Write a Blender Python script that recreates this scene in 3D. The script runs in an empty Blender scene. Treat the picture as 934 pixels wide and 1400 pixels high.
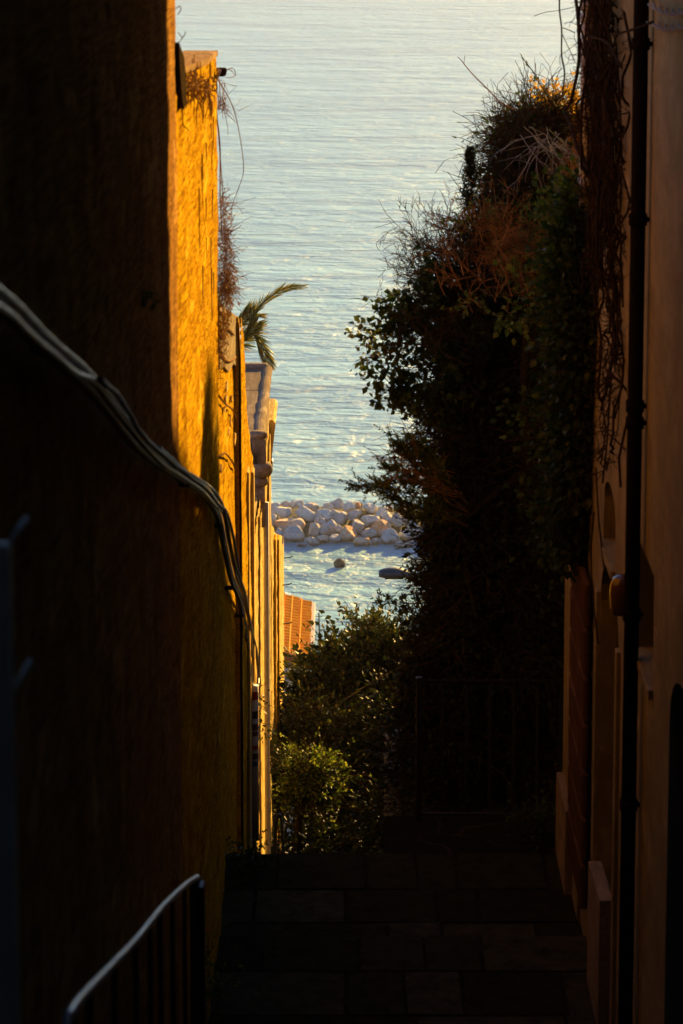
import bpy, math, random
import numpy as np
random.seed(7); RNG = np.random.default_rng(11)
S = bpy.context.scene; COL = S.collection
PI = math.pi; R = math.radians
# ------------------------------------------------------------------ camera
FP = 4000.0; PITCH = R(9.0); CX, CY = 467.0, 383.0     # focal length and principal point in photo pixels
EYE = np.array([0.0, 0.0, 43.0])
cam = bpy.data.cameras.new('camera'); co = bpy.data.objects.new('camera', cam); COL.objects.link(co)
co.location = EYE; co.rotation_euler = (PI/2 - PITCH, 0, 0)
cam.sensor_fit = 'VERTICAL'; cam.sensor_height = 36; cam.sensor_width = 24
cam.lens = FP/1400*36; cam.shift_y = (CY-700)/1400
cam.clip_start = 0.2; cam.clip_end = 60000
cam.dof.use_dof = True; cam.dof.focus_distance = 36; cam.dof.aperture_fstop = 5.6
S.camera = co
cP, sP = math.cos(PITCH), math.sin(PITCH)
def ray(px, py):
    a = (px-CX)/FP; b = (CY-py)/FP
    return np.array([a, cP + b*sP, -sP + b*cP])
def W(px, py, Y):
    r = ray(px, py); return EYE + r*(Y/r[1])
def WX(px, py, X):
    r = ray(px, py); return EYE + r*(X/r[0])
def WZ(px, py, Z):
    r = ray(px, py); return EYE + r*((Z-EYE[2])/r[2])
GZ = 43.0
# ------------------------------------------------------------------ scene object helpers
WL = {}
def tag(o, label=None, cat=None, group=None, kind=None):
    if label: o['label'] = label
    if cat: o['category'] = cat
    if group: o['group'] = group
    if kind: o['kind'] = kind
    return o
def thing(name, label, cat, loc, group=None):
    o = bpy.data.objects.new(name, None); COL.objects.link(o); o.empty_display_size = .2
    o.location = loc; WL[o.name] = np.array(loc, float)
    return tag(o, label, cat, group)
def link(name, V, F, m, parent=None, smooth=False):
    V = np.asarray(V, float)
    if parent is not None:
        org = WL[parent.name]; base = None
    else:
        org = np.array([V[:,0].mean(), V[:,1].mean(), V[:,2].min()])
    me = bpy.data.meshes.new(name)
    Vl = V - org
    if isinstance(F, np.ndarray):
        n = F.shape[1]
        me.vertices.add(len(Vl)); me.vertices.foreach_set('co', Vl.ravel())
        me.loops.add(F.size); me.loops.foreach_set('vertex_index', F.ravel().astype(np.int32))
        me.polygons.add(len(F)); me.polygons.foreach_set('loop_start', np.arange(0, F.size, n, dtype=np.int32))
        me.update(calc_edges=True); me.validate()
    else:
        me.from_pydata([tuple(v) for v in Vl], [], F); me.update()
    if smooth: me.polygons.foreach_set('use_smooth', [True]*len(me.polygons))
    me.materials.append(m)
    o = bpy.data.objects.new(name, me); COL.objects.link(o)
    if parent is not None: o.parent = parent; WL[o.name] = org
    else: o.location = org; WL[o.name] = org
    return o
class MB:
    def __init__(s): s.V = []; s.F = []
    def add(s, V, F):
        n = len(s.V); s.V += [tuple(v) for v in V]; s.F += [tuple(n+i for i in f) for f in F]; return s
    def box(s, x0, x1, y0, y1, z0, z1, bev=0):
        if bev:
            return s.rbox(x0, x1, y0, y1, z0, z1, bev)
        V = [(x,y,z) for z in (z0,z1) for y in (y0,y1) for x in (x0,x1)]
        return s.add(V, [(0,2,3,1),(4,5,7,6),(0,1,5,4),(2,6,7,3),(0,4,6,2),(1,3,7,5)])
    def rbox(s, x0, x1, y0, y1, z0, z1, b):
        cx,cy,cz=(x0+x1)/2,(y0+y1)/2,(z0+z1)/2; h=((x1-x0)/2,(y1-y0)/2,(z1-z0)/2)
        b=min(b,*[q*.9 for q in h]); V=[];ix={}
        for sx in(-1,1):
            for sy in(-1,1):
                for sz in(-1,1):
                    for k in range(3):
                        d=[h[0]-b,h[1]-b,h[2]-b]; d[k]=h[k]
                        ix[(sx,sy,sz,k)]=len(V); V.append((cx+sx*d[0],cy+sy*d[1],cz+sz*d[2]))
        F=[]
        for k in range(3):
            a,c=[q for q in range(3) if q!=k]
            for sg in(-1,1):
                f=[]
                for u,w in((-1,-1),(1,-1),(1,1),(-1,1)):
                    t=[0,0,0]; t[k]=sg;t[a]=u;t[c]=w; f.append(ix[(t[0],t[1],t[2],k)])
                F.append(f)
        for k in range(3):
            a,c=[q for q in range(3) if q!=k]
            for u in(-1,1):
                for w in(-1,1):
                    f=[]
                    for sg,kk in((-1,a),(1,a),(1,c),(-1,c)):
                        t=[0,0,0];t[k]=sg;t[a]=u;t[c]=w; f.append(ix[(t[0],t[1],t[2],kk)])
                    F.append(f)
        for sx in(-1,1):
            for sy in(-1,1):
                for sz in(-1,1): F.append([ix[(sx,sy,sz,k)] for k in range(3)])
        return s.add(V,F)
    def prism(s, pts, x0, x1):              # polygon in the (y, z) plane, extruded along x
        n = len(pts)
        V = [(x0,y,z) for y,z in pts] + [(x1,y,z) for y,z in pts]
        F = [tuple(range(n)), tuple(range(2*n-1, n-1, -1))] + [(i,(i+1)%n,n+(i+1)%n,n+i) for i in range(n)]
        return s.add(V, F)
    def tube(s, P, r, n=8, cap=True):
        P = [np.array(p, float) for p in P]; K = len(P)
        rr = r if hasattr(r, '__len__') else [r]*K
        V = []; up = None
        for i in range(K):
            t = P[min(i+1,K-1)] - P[max(i-1,0)]; t /= np.linalg.norm(t)+1e-9
            if up is None:
                up = np.array([0,0,1.]) if abs(t[2])<.9 else np.array([1.,0,0])
            u = np.cross(t, up); u /= np.linalg.norm(u)+1e-9; v = np.cross(u, t); up = v
            for k in range(n):
                a = 2*PI*k/n; V.append(P[i] + rr[i]*(math.cos(a)*u + math.sin(a)*v))
        F = [(i*n+k, i*n+(k+1)%n, (i+1)*n+(k+1)%n, (i+1)*n+k) for i in range(K-1) for k in range(n)]
        if cap: F += [tuple(range(n-1,-1,-1)), tuple((K-1)*n+k for k in range(n))]
        return s.add(V, F)
    def lathe(s, c, prof, n=20, axis=2):    # prof: (radius, height)
        V = []
        for r, h in prof:
            for k in range(n):
                a = 2*PI*k/n; p = [r*math.cos(a), r*math.sin(a)]
                q = [0,0,0]; q[axis] = h; o = [i for i in range(3) if i != axis]; q[o[0]] = p[0]; q[o[1]] = p[1]
                V.append((c[0]+q[0], c[1]+q[1], c[2]+q[2]))
        m = len(prof)
        F = [(i*n+k, i*n+(k+1)%n, (i+1)*n+(k+1)%n, (i+1)*n+k) for i in range(m-1) for k in range(n)]
        F += [tuple(range(n-1,-1,-1)), tuple((m-1)*n+k for k in range(n))]
        return s.add(V, F)
    def build(s, name, m, parent=None, smooth=False): return link(name, s.V, s.F, m, parent, smooth)
LAT = RNG.random((64,64,1))[:,:,0]
def vn(a, b):
    a = np.asarray(a)%64; b = np.asarray(b)%64; i = a.astype(int); j = b.astype(int); f = a-i; g = b-j
    f = f*f*(3-2*f); g = g*g*(3-2*g); i1 = (i+1)%64; j1 = (j+1)%64; i %= 64; j %= 64
    return (LAT[i,j]*(1-f)+LAT[i1,j]*f)*(1-g) + (LAT[i,j1]*(1-f)+LAT[i1,j1]*f)*g
def relief(X, y0, y1, z0, topf, amp=.012, dy=.05, dz=.03):
    """trowelled rough face looking towards +x, its top following topf(y)"""
    ny = int((y1-y0)/dy)+2; nz = int((topf(y0)-z0)/dz)+2
    yy = np.linspace(y0, y1, ny); tt = np.array([topf(q) for q in yy]); u = np.linspace(0,1,nz)
    Y = np.repeat(yy[:,None], nz, 1); Z = z0 + (tt[:,None]-z0)*u[None]
    h = (vn(Y*2.3+3, Z*1.7)*1.3 + vn(Y*6, Z*5+9)*.8 + vn(Y*15+5, Z*13)*.65 + vn(Y*31, Z*29+7)*.45)
    h = (h-1.6)*amp
    edge = np.minimum(1, np.minimum((Y-y0)/.05+.3, (y1-Y)/.05+.3))
    V = np.stack([X + h*edge, Y, Z], -1).reshape(-1,3)
    i = (np.arange(ny-1)*nz)[:,None] + np.arange(nz-1)[None]
    F = np.stack([i, i+nz, i+nz+1, i+1], -1).reshape(-1,4)
    return V, F
def wallmesh(name, mb, rl, m, parent):
    F = np.array([f if len(f) == 4 else f for f in mb.F if len(f) == 4]) if all(len(f) == 4 for f in mb.F) else None
    n = len(mb.V); V = np.concatenate([np.array(mb.V), rl[0]]); FF = [tuple(f) for f in mb.F] + [tuple(q) for q in (rl[1]+n).tolist()]
    return link(name, V, FF, m, parent, False)
def spline(P, n=8):                          # Catmull-Rom through points
    P = [np.array(p, float) for p in P]; Q = [2*P[0]-P[1]] + P + [2*P[-1]-P[-2]]; out = []
    for i in range(1, len(Q)-2):
        for k in range(n):
            t = k/n; a,b,c,d = Q[i-1],Q[i],Q[i+1],Q[i+2]
            out.append(.5*((2*b)+(c-a)*t+(2*a-5*b+4*c-d)*t*t+(3*b-a-3*c+d)*t**3))
    out.append(P[-1]); return out
# ------------------------------------------------------------------ materials
def newmat(name):
    m = bpy.data.materials.new(name); m.use_nodes = True; nt = m.node_tree; nt.nodes.clear()
    out = nt.nodes.new('ShaderNodeOutputMaterial'); b = nt.nodes.new('ShaderNodeBsdfPrincipled')
    nt.links.new(b.outputs[0], out.inputs[0]); return m, nt, b, out
def N(nt, t, **kw):
    n = nt.nodes.new(t)
    for k, v in kw.items():
        if k.startswith('i_'): n.inputs[k[2:].replace('_',' ')].default_value = v
        else: setattr(n, k, v)
    return n
def ramp(nt, src, stops, out='Color'):
    r = nt.nodes.new('ShaderNodeValToRGB'); nt.links.new(src, r.inputs[0])
    e = r.color_ramp.elements
    while len(e) < len(stops): e.new(.5)
    for q, (p, c) in zip(e, stops):
        q.position = p; q.color = (c,c,c,1) if not hasattr(c,'__len__') else (*c,1)
    return r.outputs[0]
def coords(nt, scale=(1,1,1), rnd=False):
    tc = N(nt, 'ShaderNodeTexCoord'); mp = N(nt, 'ShaderNodeMapping'); mp.inputs['Scale'].default_value = scale
    nt.links.new(tc.outputs['Object'], mp.inputs[0])
    if rnd:
        oi = N(nt, 'ShaderNodeObjectInfo'); m = N(nt, 'ShaderNodeMath', operation='MULTIPLY'); m.inputs[1].default_value = 90
        nt.links.new(oi.outputs['Random'], m.inputs[0]); nt.links.new(m.outputs[0], mp.inputs['Location'])
    return mp.outputs[0]
def noise(nt, vec, scale, detail=5, rough=.6, dist=0):
    n = N(nt, 'ShaderNodeTexNoise'); n.inputs['Scale'].default_value = scale; n.inputs['Detail'].default_value = detail
    n.inputs['Roughness'].default_value = rough; n.inputs['Distortion'].default_value = dist
    nt.links.new(vec, n.inputs['Vector']); return n.outputs['Fac']
def mix(nt, fac, a, b, mode='MIX'):
    m = N(nt, 'ShaderNodeMix', data_type='RGBA', blend_type=mode)
    for s, v in ((m.inputs[0], fac), (m.inputs[6], a), (m.inputs[7], b)):
        if hasattr(v, 'is_linked'): nt.links.new(v, s)
        elif hasattr(v, '__len__'): s.default_value = (*v, 1)
        else: s.default_value = v
    return m.outputs[2]
def bump(nt, b, h, strength, dist):
    n = N(nt, 'ShaderNodeBump'); n.inputs['Strength'].default_value = strength; n.inputs['Distance'].default_value = dist
    nt.links.new(h, n.inputs['Height'])
    if b.inputs['Normal'].is_linked: nt.links.new(b.inputs['Normal'].links[0].from_socket, n.inputs['Normal'])
    nt.links.new(n.outputs[0], b.inputs['Normal'])
def plaster(name, base, light, dark, speck=.5, streak=.6, bmp=.5, rough=.92, fine=55):
    m, nt, b, o = newmat(name); v = coords(nt)
    vs = coords(nt, (1, .3, .28))
    big = ramp(nt, noise(nt, v, 1.3, 6), [(.35,0),(.65,1)])
    c = mix(nt, big, base, light)
    st = ramp(nt, noise(nt, vs, 9, 10, .75, 1.2), [(.40,0),(.66,1)])
    f = N(nt, 'ShaderNodeMath', operation='MULTIPLY'); f.inputs[1].default_value = streak; nt.links.new(st, f.inputs[0])
    c = mix(nt, f.outputs[0], c, dark)
    vh = coords(nt, (1, .08, 2.1))
    sp = ramp(nt, noise(nt, vh, fine*.62, 5, .75), [(.44,0),(.56,1)])
    f2 = N(nt, 'ShaderNodeMath', operation='MULTIPLY'); f2.inputs[1].default_value = speck; nt.links.new(sp, f2.inputs[0])
    c = mix(nt, f2.outputs[0], c, dark)
    nt.links.new(c, b.inputs['Base Color']); b.inputs['Roughness'].default_value = rough; b.inputs['Specular IOR Level'].default_value = 0
    vb = coords(nt, (1, .3, 1)); cc = b.inputs['Base Color'].links[0].from_socket
    k1 = ramp(nt, noise(nt, vb, 2.6, 8, .7, .8), [(.50,0),(.60,.55)]); cc = mix(nt, k1, cc, tuple((p+q)*.5 for p, q in zip(base, dark)))
    k2 = ramp(nt, noise(nt, coords(nt, (1.3, .36, .8)), 3.7, 7, .65, .5), [(.60,0),(.64,.5)]); cc = mix(nt, k2, cc, tuple(min(.85, p*1.12+.03) for p in light))
    nt.links.new(cc, b.inputs['Base Color'])
    bump(nt, b, noise(nt, v, fine*.7, 6, .7), bmp, .012)
    bump(nt, b, noise(nt, v, 9, 5, .6), bmp*.6, .02)
    return m
def simple(name, c, rough=.6, metal=0, var=.35, scale=20, bmp=.15):
    m, nt, b, o = newmat(name); v = coords(nt)
    n = noise(nt, v, scale, 5)
    d = tuple(q*(1-var) for q in c); c2 = tuple(min(1,q*(1+var*.5)) for q in c)
    nt.links.new(mix(nt, ramp(nt, n, [(.3,0),(.7,1)]), d, c2), b.inputs['Base Color'])
    b.inputs['Roughness'].default_value = rough; b.inputs['Metallic'].default_value = metal
    if rough >= .8: b.inputs['Specular IOR Level'].default_value = 0
    bump(nt, b, n, bmp, .004); return m
def leafmat(name, c1, c2, c3, rough=.62, trans=.35):
    m, nt, b, o = newmat(name)
    g = N(nt, 'ShaderNodeNewGeometry')
    rm = ramp(nt, g.outputs['Random Per Island'], [(0,c1),(.6,c2),(1,c3)])
    nt.links.new(rm, b.inputs['Base Color']); b.inputs['Roughness'].default_value = rough; b.inputs['Specular IOR Level'].default_value = .12
    t = N(nt, 'ShaderNodeBsdfTranslucent'); nt.links.new(mix(nt, 1.0, rm, (1.0,1.0,.55), 'MULTIPLY'), t.inputs[0])
    ms = N(nt, 'ShaderNodeMixShader'); ms.inputs[0].default_value = trans
    nt.links.new(b.outputs[0], ms.inputs[1]); nt.links.new(t.outputs[0], ms.inputs[2]); nt.links.new(ms.outputs[0], o.inputs[0])
    return m
M = {}
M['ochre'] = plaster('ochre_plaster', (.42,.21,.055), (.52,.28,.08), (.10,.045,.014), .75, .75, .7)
M['amber'] = plaster('sunlit_plaster', (.68,.38,.012), (.74,.47,.02), (.17,.065,.006), .85, .75, .7)  # brighter copy of the ochre plaster, sunlight put into its colour
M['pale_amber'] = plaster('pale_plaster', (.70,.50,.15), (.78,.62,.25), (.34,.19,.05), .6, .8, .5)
M['stone'] = plaster('weathered_stone', (.24,.185,.125), (.33,.265,.185), (.12,.09,.06), .5, .3, .6, fine=35)
M['coping'] = plaster('lichened_coping', (.30,.19,.10), (.36,.25,.14), (.12,.07,.04), .5, .15, .5)
M['right'] = plaster('tan_render', (.23,.19,.10), (.29,.24,.14), (.11,.09,.05), .12, .55, .25)
M['orange'] = plaster('orange_render', (.50,.17,.03), (.55,.21,.04), (.3,.09,.02), .15, .3, .2)
M['quoin'] = plaster('red_brown_block', (.07,.04,.022), (.10,.055,.032), (.06,.025,.015), .3, .3, .4)
M['dark_iron'] = simple('dark_iron', (.018,.016,.015), .5, .4, bmp=.3)
M['grey_steel'] = simple('grey_steel', (.27,.25,.22), .35, .35, .25, 40, .1)
M['post_paint'] = simple('grey_post_paint', (.75,.70,.56), .5, 0, .15, 8, .1)
M['pipe_grey'] = simple('grey_pipe', (.36,.33,.29), .6, 0, .25, 12)
M['pipe_dark'] = simple('dark_pipe', (.014,.011,.009), .85, 0, .3, 12)
M['cable'] = simple('black_cable', (.03,.024,.02), .42, 0, .3, 12, .2)
M['cable_pale'] = simple('pale_cable', (.13,.11,.09), .35, 0, .3, 12, .1)
M['white_plastic'] = simple('cream_plastic', (.5,.47,.42), .5, 0, .2, 9)
M['wood'] = simple('rust_wood', (.10,.035,.015), .8, 0, .5, 12, .6)
M['peg'] = simple('pale_wood', (.42,.2,.09), .8, 0, .4, 30, .4)
M['door'] = simple('dark_paint', (.022,.018,.015), .55, 0, .4, 6, .3)
M['door_blue'] = simple('blue_black_paint', (.012,.018,.022), .45, 0, .4, 6, .3)
M['glass_dark'] = simple('dark_pane', (.01,.012,.012), .12, 0, .2, 3, .05)
M['twig'] = simple('brown_twig', (.055,.036,.020), .8, 0, .45, 4, .3)
M['twig_red'] = simple('russet_twig', (.26,.12,.04), .8, 0, .45, 4, .3)
M['twig_dry'] = simple('dry_stem', (.24,.13,.06), .8, 0, .4, 4, .3)
M['twig_grey'] = simple('grey_stem', (.26,.24,.21), .8, 0, .4, 4, .3)
M['bark'] = simple('dark_bark', (.035,.024,.015), .9, 0, .5, 18, .8)
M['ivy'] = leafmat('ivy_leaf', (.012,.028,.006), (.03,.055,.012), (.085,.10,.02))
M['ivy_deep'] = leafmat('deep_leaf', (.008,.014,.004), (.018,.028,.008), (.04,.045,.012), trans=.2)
M['laurel'] = leafmat('laurel_leaf', (.02,.034,.010), (.045,.06,.018), (.13,.11,.03), .5)
M['lime'] = leafmat('bright_leaf', (.04,.07,.010), (.09,.13,.02), (.20,.20,.04), .6, .4)
M['juniper'] = leafmat('juniper_needle', (.03,.06,.010), (.09,.13,.02), (.28,.26,.05), .6, .5)
M['yellow'] = leafmat('yellow_leaf', (.25,.14,.02), (.45,.25,.03), (.6,.38,.06), .5, .55)
M['palm'] = leafmat('palm_leaflet', (.05,.06,.012), (.10,.11,.03), (.32,.22,.07), .4, .4)
# paving
def paving():
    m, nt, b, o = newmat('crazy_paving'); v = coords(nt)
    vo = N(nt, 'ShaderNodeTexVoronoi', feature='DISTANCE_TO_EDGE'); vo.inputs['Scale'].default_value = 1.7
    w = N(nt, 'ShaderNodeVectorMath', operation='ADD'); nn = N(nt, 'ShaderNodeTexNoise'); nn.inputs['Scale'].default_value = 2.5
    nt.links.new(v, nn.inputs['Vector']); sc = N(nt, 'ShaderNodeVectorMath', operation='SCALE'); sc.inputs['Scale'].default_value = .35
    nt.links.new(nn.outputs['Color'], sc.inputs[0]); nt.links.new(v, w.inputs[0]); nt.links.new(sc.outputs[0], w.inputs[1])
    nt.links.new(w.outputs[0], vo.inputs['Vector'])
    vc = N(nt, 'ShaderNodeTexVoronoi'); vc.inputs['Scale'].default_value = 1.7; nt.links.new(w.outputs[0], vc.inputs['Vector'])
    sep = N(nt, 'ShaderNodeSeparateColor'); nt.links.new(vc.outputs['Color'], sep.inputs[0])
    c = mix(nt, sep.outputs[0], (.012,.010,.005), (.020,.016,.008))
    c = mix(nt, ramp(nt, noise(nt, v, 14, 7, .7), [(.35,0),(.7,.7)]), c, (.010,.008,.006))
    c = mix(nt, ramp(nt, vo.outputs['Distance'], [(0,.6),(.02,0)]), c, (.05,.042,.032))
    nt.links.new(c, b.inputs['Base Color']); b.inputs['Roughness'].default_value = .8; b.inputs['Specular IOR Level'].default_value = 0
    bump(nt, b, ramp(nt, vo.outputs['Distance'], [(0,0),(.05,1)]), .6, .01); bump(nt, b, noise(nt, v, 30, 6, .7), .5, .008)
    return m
M['paving'] = paving()
def earth():
    m, nt, b, o = newmat('scrub_earth'); v = coords(nt)
    c = mix(nt, ramp(nt, noise(nt, v, .6, 8), [(.4,0),(.6,1)]), (.07,.055,.03), (.035,.045,.018))
    nt.links.new(c, b.inputs['Base Color']); b.inputs['Roughness'].default_value = .95
    bump(nt, b, noise(nt, v, 3, 8), .8, .2); return m
M['earth'] = earth()
def rockmat(name, c1, c2, c3, warm):
    m, nt, b, o = newmat(name); v = coords(nt, (1,1,1), True)
    c = mix(nt, ramp(nt, noise(nt, v, 1.6, 7), [(.35,0),(.65,1)]), c1, c2)
    c = mix(nt, ramp(nt, noise(nt, v, 1.1, 4, .5, .6), [(.62-warm,0),(.72-warm,1)]), c, c3)
    c = mix(nt, ramp(nt, noise(nt, v, 9, 6, .7), [(.5,0),(.75,.6)]), c, (.12,.10,.08))
    nt.links.new(c, b.inputs['Base Color']); b.inputs['Roughness'].default_value = .85
    b.inputs['Specular IOR Level'].default_value = .1
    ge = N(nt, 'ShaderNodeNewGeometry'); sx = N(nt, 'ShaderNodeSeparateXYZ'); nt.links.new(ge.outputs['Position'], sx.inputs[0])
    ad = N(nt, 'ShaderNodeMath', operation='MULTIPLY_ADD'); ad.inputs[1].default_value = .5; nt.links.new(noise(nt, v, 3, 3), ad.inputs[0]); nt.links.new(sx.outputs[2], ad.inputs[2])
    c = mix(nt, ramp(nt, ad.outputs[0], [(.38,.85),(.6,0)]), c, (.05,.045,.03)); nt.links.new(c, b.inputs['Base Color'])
    vo = N(nt, 'ShaderNodeTexVoronoi', feature='DISTANCE_TO_EDGE'); vo.inputs['Scale'].default_value = 1.1; nt.links.new(v, vo.inputs['Vector'])
    bump(nt, b, ramp(nt, vo.outputs['Distance'], [(0,0),(.06,1)]), .8, .08)
    bump(nt, b, noise(nt, v, 3.5, 8, .65), .8, .22); bump(nt, b, noise(nt, v, 16, 5, .7), .5, .03)
    return m
M['rock_pale'] = rockmat('pale_limestone', (.60,.56,.46), (.70,.66,.55), (.62,.46,.33), -.03)
M['rock_grey'] = rockmat('grey_limestone', (.42,.39,.35), (.54,.50,.45), (.50,.38,.28), -.05)
M['rock_warm'] = rockmat('russet_limestone', (.62,.40,.25), (.60,.50,.40), (.68,.30,.13), .14)
M['rock_dark'] = rockmat('wet_gap_shade_rock', (.025,.022,.018), (.045,.04,.03), (.06,.04,.03), 0)
def sea():
    m, nt, b, o = newmat('sea_water')
    b.inputs['Base Color'].default_value = (.045,.165,.175,1); b.inputs['Roughness'].default_value = .40; b.inputs['IOR'].default_value = 1.33
    v1 = coords(nt, (.36,.62,1)); v2 = coords(nt, (.10,.22,1)); v3 = coords(nt, (1.0,1.9,1))
    bump(nt, b, noise(nt, v3, 1.2, 5, .65), 1.0, .15)
    bump(nt, b, noise(nt, v1, 1.0, 5, .6, .3), 1.0, .62)
    bump(nt, b, noise(nt, v2, 1.0, 3, .5), 1.0, .9)
    bump(nt, b, noise(nt, coords(nt, (.035,.08,1)), 1.0, 3, .5), 1.0, 1.2)
    n = ramp(nt, noise(nt, coords(nt, (.012,.03,1)), 1, 4), [(.4,0),(.6,1)])
    nt.links.new(mix(nt, n, (.10,.26,.31), (.13,.32,.37)), b.inputs['Base Color'])
    return m
M['sea'] = sea()
def tile():
    m, nt, b, o = newmat('roof_tile'); v = coords(nt)
    c = mix(nt, ramp(nt, noise(nt, v, 4, 6), [(.35,0),(.65,1)]), (.72,.25,.008), (.80,.36,.014))
    nt.links.new(c, b.inputs['Base Color']); b.inputs['Roughness'].default_value = .85; b.inputs['Specular IOR Level'].default_value = .05
    bump(nt, b, noise(nt, v, 25, 5), .4, .01); return m
M['tile'] = tile()
M['mortar'] = simple('tile_mortar', (.62,.33,.05), .9, 0, .3, 8)
M['house_white'] = plaster('far_house_render', (.50,.45,.38), (.55,.5,.44), (.35,.3,.25), .1, .2, .1)
# ------------------------------------------------------------------ vectorised foliage
def tubes(P, R0, R1, sides=3):
    P = np.asarray(P, float); n, K, _ = P.shape
    T = np.gradient(P, axis=1); T /= np.linalg.norm(T, axis=2, keepdims=True)+1e-9
    ref = RNG.normal(size=(n,1,3)); U = np.cross(T, ref); U /= np.linalg.norm(U, axis=2, keepdims=True)+1e-9
    Vv = np.cross(T, U); t = np.linspace(0,1,K)
    Rr = np.asarray(R0).reshape(-1,1)*(1-t) + np.asarray(R1).reshape(-1,1)*t
    a = 2*PI*np.arange(sides)/sides
    V = P[:,:,None,:] + Rr[:,:,None,None]*(np.cos(a)[None,None,:,None]*U[:,:,None,:] + np.sin(a)[None,None,:,None]*Vv[:,:,None,:])
    V = V.reshape(-1,3)
    base = (np.arange(n)*K*sides)[:,None,None] + (np.arange(K-1)*sides)[None,:,None]
    k = np.arange(sides)[None,None,:]; k2 = (k+1)%sides
    F = np.stack([base+k, base+k2, base+sides+k2, base+sides+k], axis=-1).reshape(-1,4)
    return V, F
def leaves(C, D, size, wid=.5, fold=.25):
    """pointed folded leaves: C centres, D directions, size array"""
    n = len(C); D = D/(np.linalg.norm(D,axis=1,keepdims=True)+1e-9)
    ref = RNG.normal(size=(n,3)); U = np.cross(D, ref); U /= np.linalg.norm(U,axis=1,keepdims=True)+1e-9
    Nn = np.cross(U, D); s = np.asarray(size).reshape(-1,1)
    b = C; tip = C + D*s; mid = C + D*s*.42
    l = mid + U*s*wid*.5 + Nn*s*fold*.5; r = mid - U*s*wid*.5 + Nn*s*fold*.5
    V = np.stack([b, r, tip, l], axis=1).reshape(-1,3)
    i = np.arange(n)*4
    F = np.concatenate([np.stack([i,i+1,i+2],1), np.stack([i,i+2,i+3],1)])
    return V, F
def blobpts(blobs, n, shell=.35, clus=None, spread=.12):
    """blobs: list of (centre, radii, weight). returns points + outward dir"""
    w = np.array([b[2] for b in blobs], float); w /= w.sum()
    def raw(m):
        idx = RNG.choice(len(blobs), m, p=w)
        c = np.array([b[0] for b in blobs])[idx]; r = np.array([b[1] for b in blobs])[idx]
        d = RNG.normal(size=(m,3)); d /= np.linalg.norm(d,axis=1,keepdims=True)
        rad = RNG.random(m)**shell
        return c + d*r*rad[:,None], d
    if clus is None: return raw(n)
    cp, cd = raw(clus); j = RNG.integers(0, clus, n)
    off = RNG.normal(size=(n,3))*spread
    return cp[j]+off, cd[j]*.6 + off/(np.linalg.norm(off,axis=1,keepdims=True)+1e-9)
def curls(n, P, D, L, K=6, wob=.5, up=0.0):
    D = D/(np.linalg.norm(D,axis=1,keepdims=True)+1e-9)
    out = [P]; p = P.copy(); d = D.copy(); L = np.asarray(L).reshape(-1,1)
    bend = RNG.normal(size=(n,3))*wob
    for k in range(K-1):
        p = p + d*L/(K-1); out.append(p.copy())
        d = d + bend/(K-1) + RNG.normal(size=(n,3))*wob*.25; d[:,2] += up/(K-1)
        d /= np.linalg.norm(d,axis=1,keepdims=True)+1e-9
    return np.stack(out, axis=1)
def twigmass(blobs, n, L=(.2,.6), r=(.002,.005), wob=.6, up=.2, shell=.4, bias=None):
    P, D = blobpts(blobs, n, shell)
    D = D*.7 + RNG.normal(size=(n,3))*.5
    if bias is not None: D += np.array(bias)
    Ls = RNG.uniform(*L, n); return curls(n, P - D*Ls[:,None]*.3, D, Ls, 6, wob, up), RNG.uniform(*r, n)
def branchy(start, dirs, L, r, depth, nsub=4, wob=.25, up=.1, spread=.5, shrink=.6):
    """recursive bare branches. returns (P, R0, R1)"""
    PP = []; RR = []; RE = []
    P = np.array(start, float); D = np.array(dirs, float); Ls = np.asarray(L, float)*np.ones(len(P)); rs = np.asarray(r,float)*np.ones(len(P))
    for lv in range(depth):
        C = curls(len(P), P, D, Ls, 6, wob, up); PP.append(C); RR.append(rs); RE.append(rs*.45)
        nP, nD, nL, nr = [], [], [], []
        for k in range(nsub):
            t = RNG.integers(1, 6, len(P)) if k else np.full(len(P), 5)
            p = C[np.arange(len(P)), t]; tg = C[np.arange(len(P)), t]-C[np.arange(len(P)), t-1]
            tg /= np.linalg.norm(tg,axis=1,keepdims=True)+1e-9
            nP.append(p); nD.append(tg + RNG.normal(size=tg.shape)*spread); nL.append(Ls*shrink*RNG.uniform(.6,1.2,len(P))); nr.append(rs*.62)
        P = np.concatenate(nP); D = np.concatenate(nD); Ls = np.concatenate(nL); rs = np.maximum(np.concatenate(nr), .0024)
    return np.concatenate(PP), np.concatenate(RR), np.concatenate(RE)
def cat(*VF):
    V = []; F = []; n = 0
    for v, f in VF: V.append(v); F.append(f+n); n += len(v)
    return np.concatenate(V), np.concatenate(F)
def px(w, Y): return w*Y*1.03/FP            # size in metres of w photo pixels at distance Y
def B(x, y, Y, rx, rz, ry=.5, w=None):      # an ellipsoid of growth
    c = W(x, y, Y); a, b = px(rx, Y), px(rz, Y)
    return (c, np.array([a, ry, b]), w if w else a*ry*b)
# ================================================================== THE SETTING
# ---- stairs: broad shallow treads
ZL = GZ - 7.32
ty = [ (20.0, ZL), (18.06, ZL+.15), (16.2, ZL+.30) ]
mb = MB(); prof = []
edges = [(20.0, ZL)]; y = 18.06; z = ZL+.15
edges.append((y, z)); y = 16.2; z += .15; edges.append((y, z))
while y > -9:
    y -= .47; z += .152 if z < GZ-1.62 else 0; edges.append((y, z))
for i, (yy, zz) in enumerate(edges[:-1]):
    y0 = edges[i+1][0]
    mb.box(-.88, 1.62, y0-.03, yy, zz-.6, zz, .012)
st = tag(mb.build('stairs', M['paving']), kind='structure')
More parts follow.
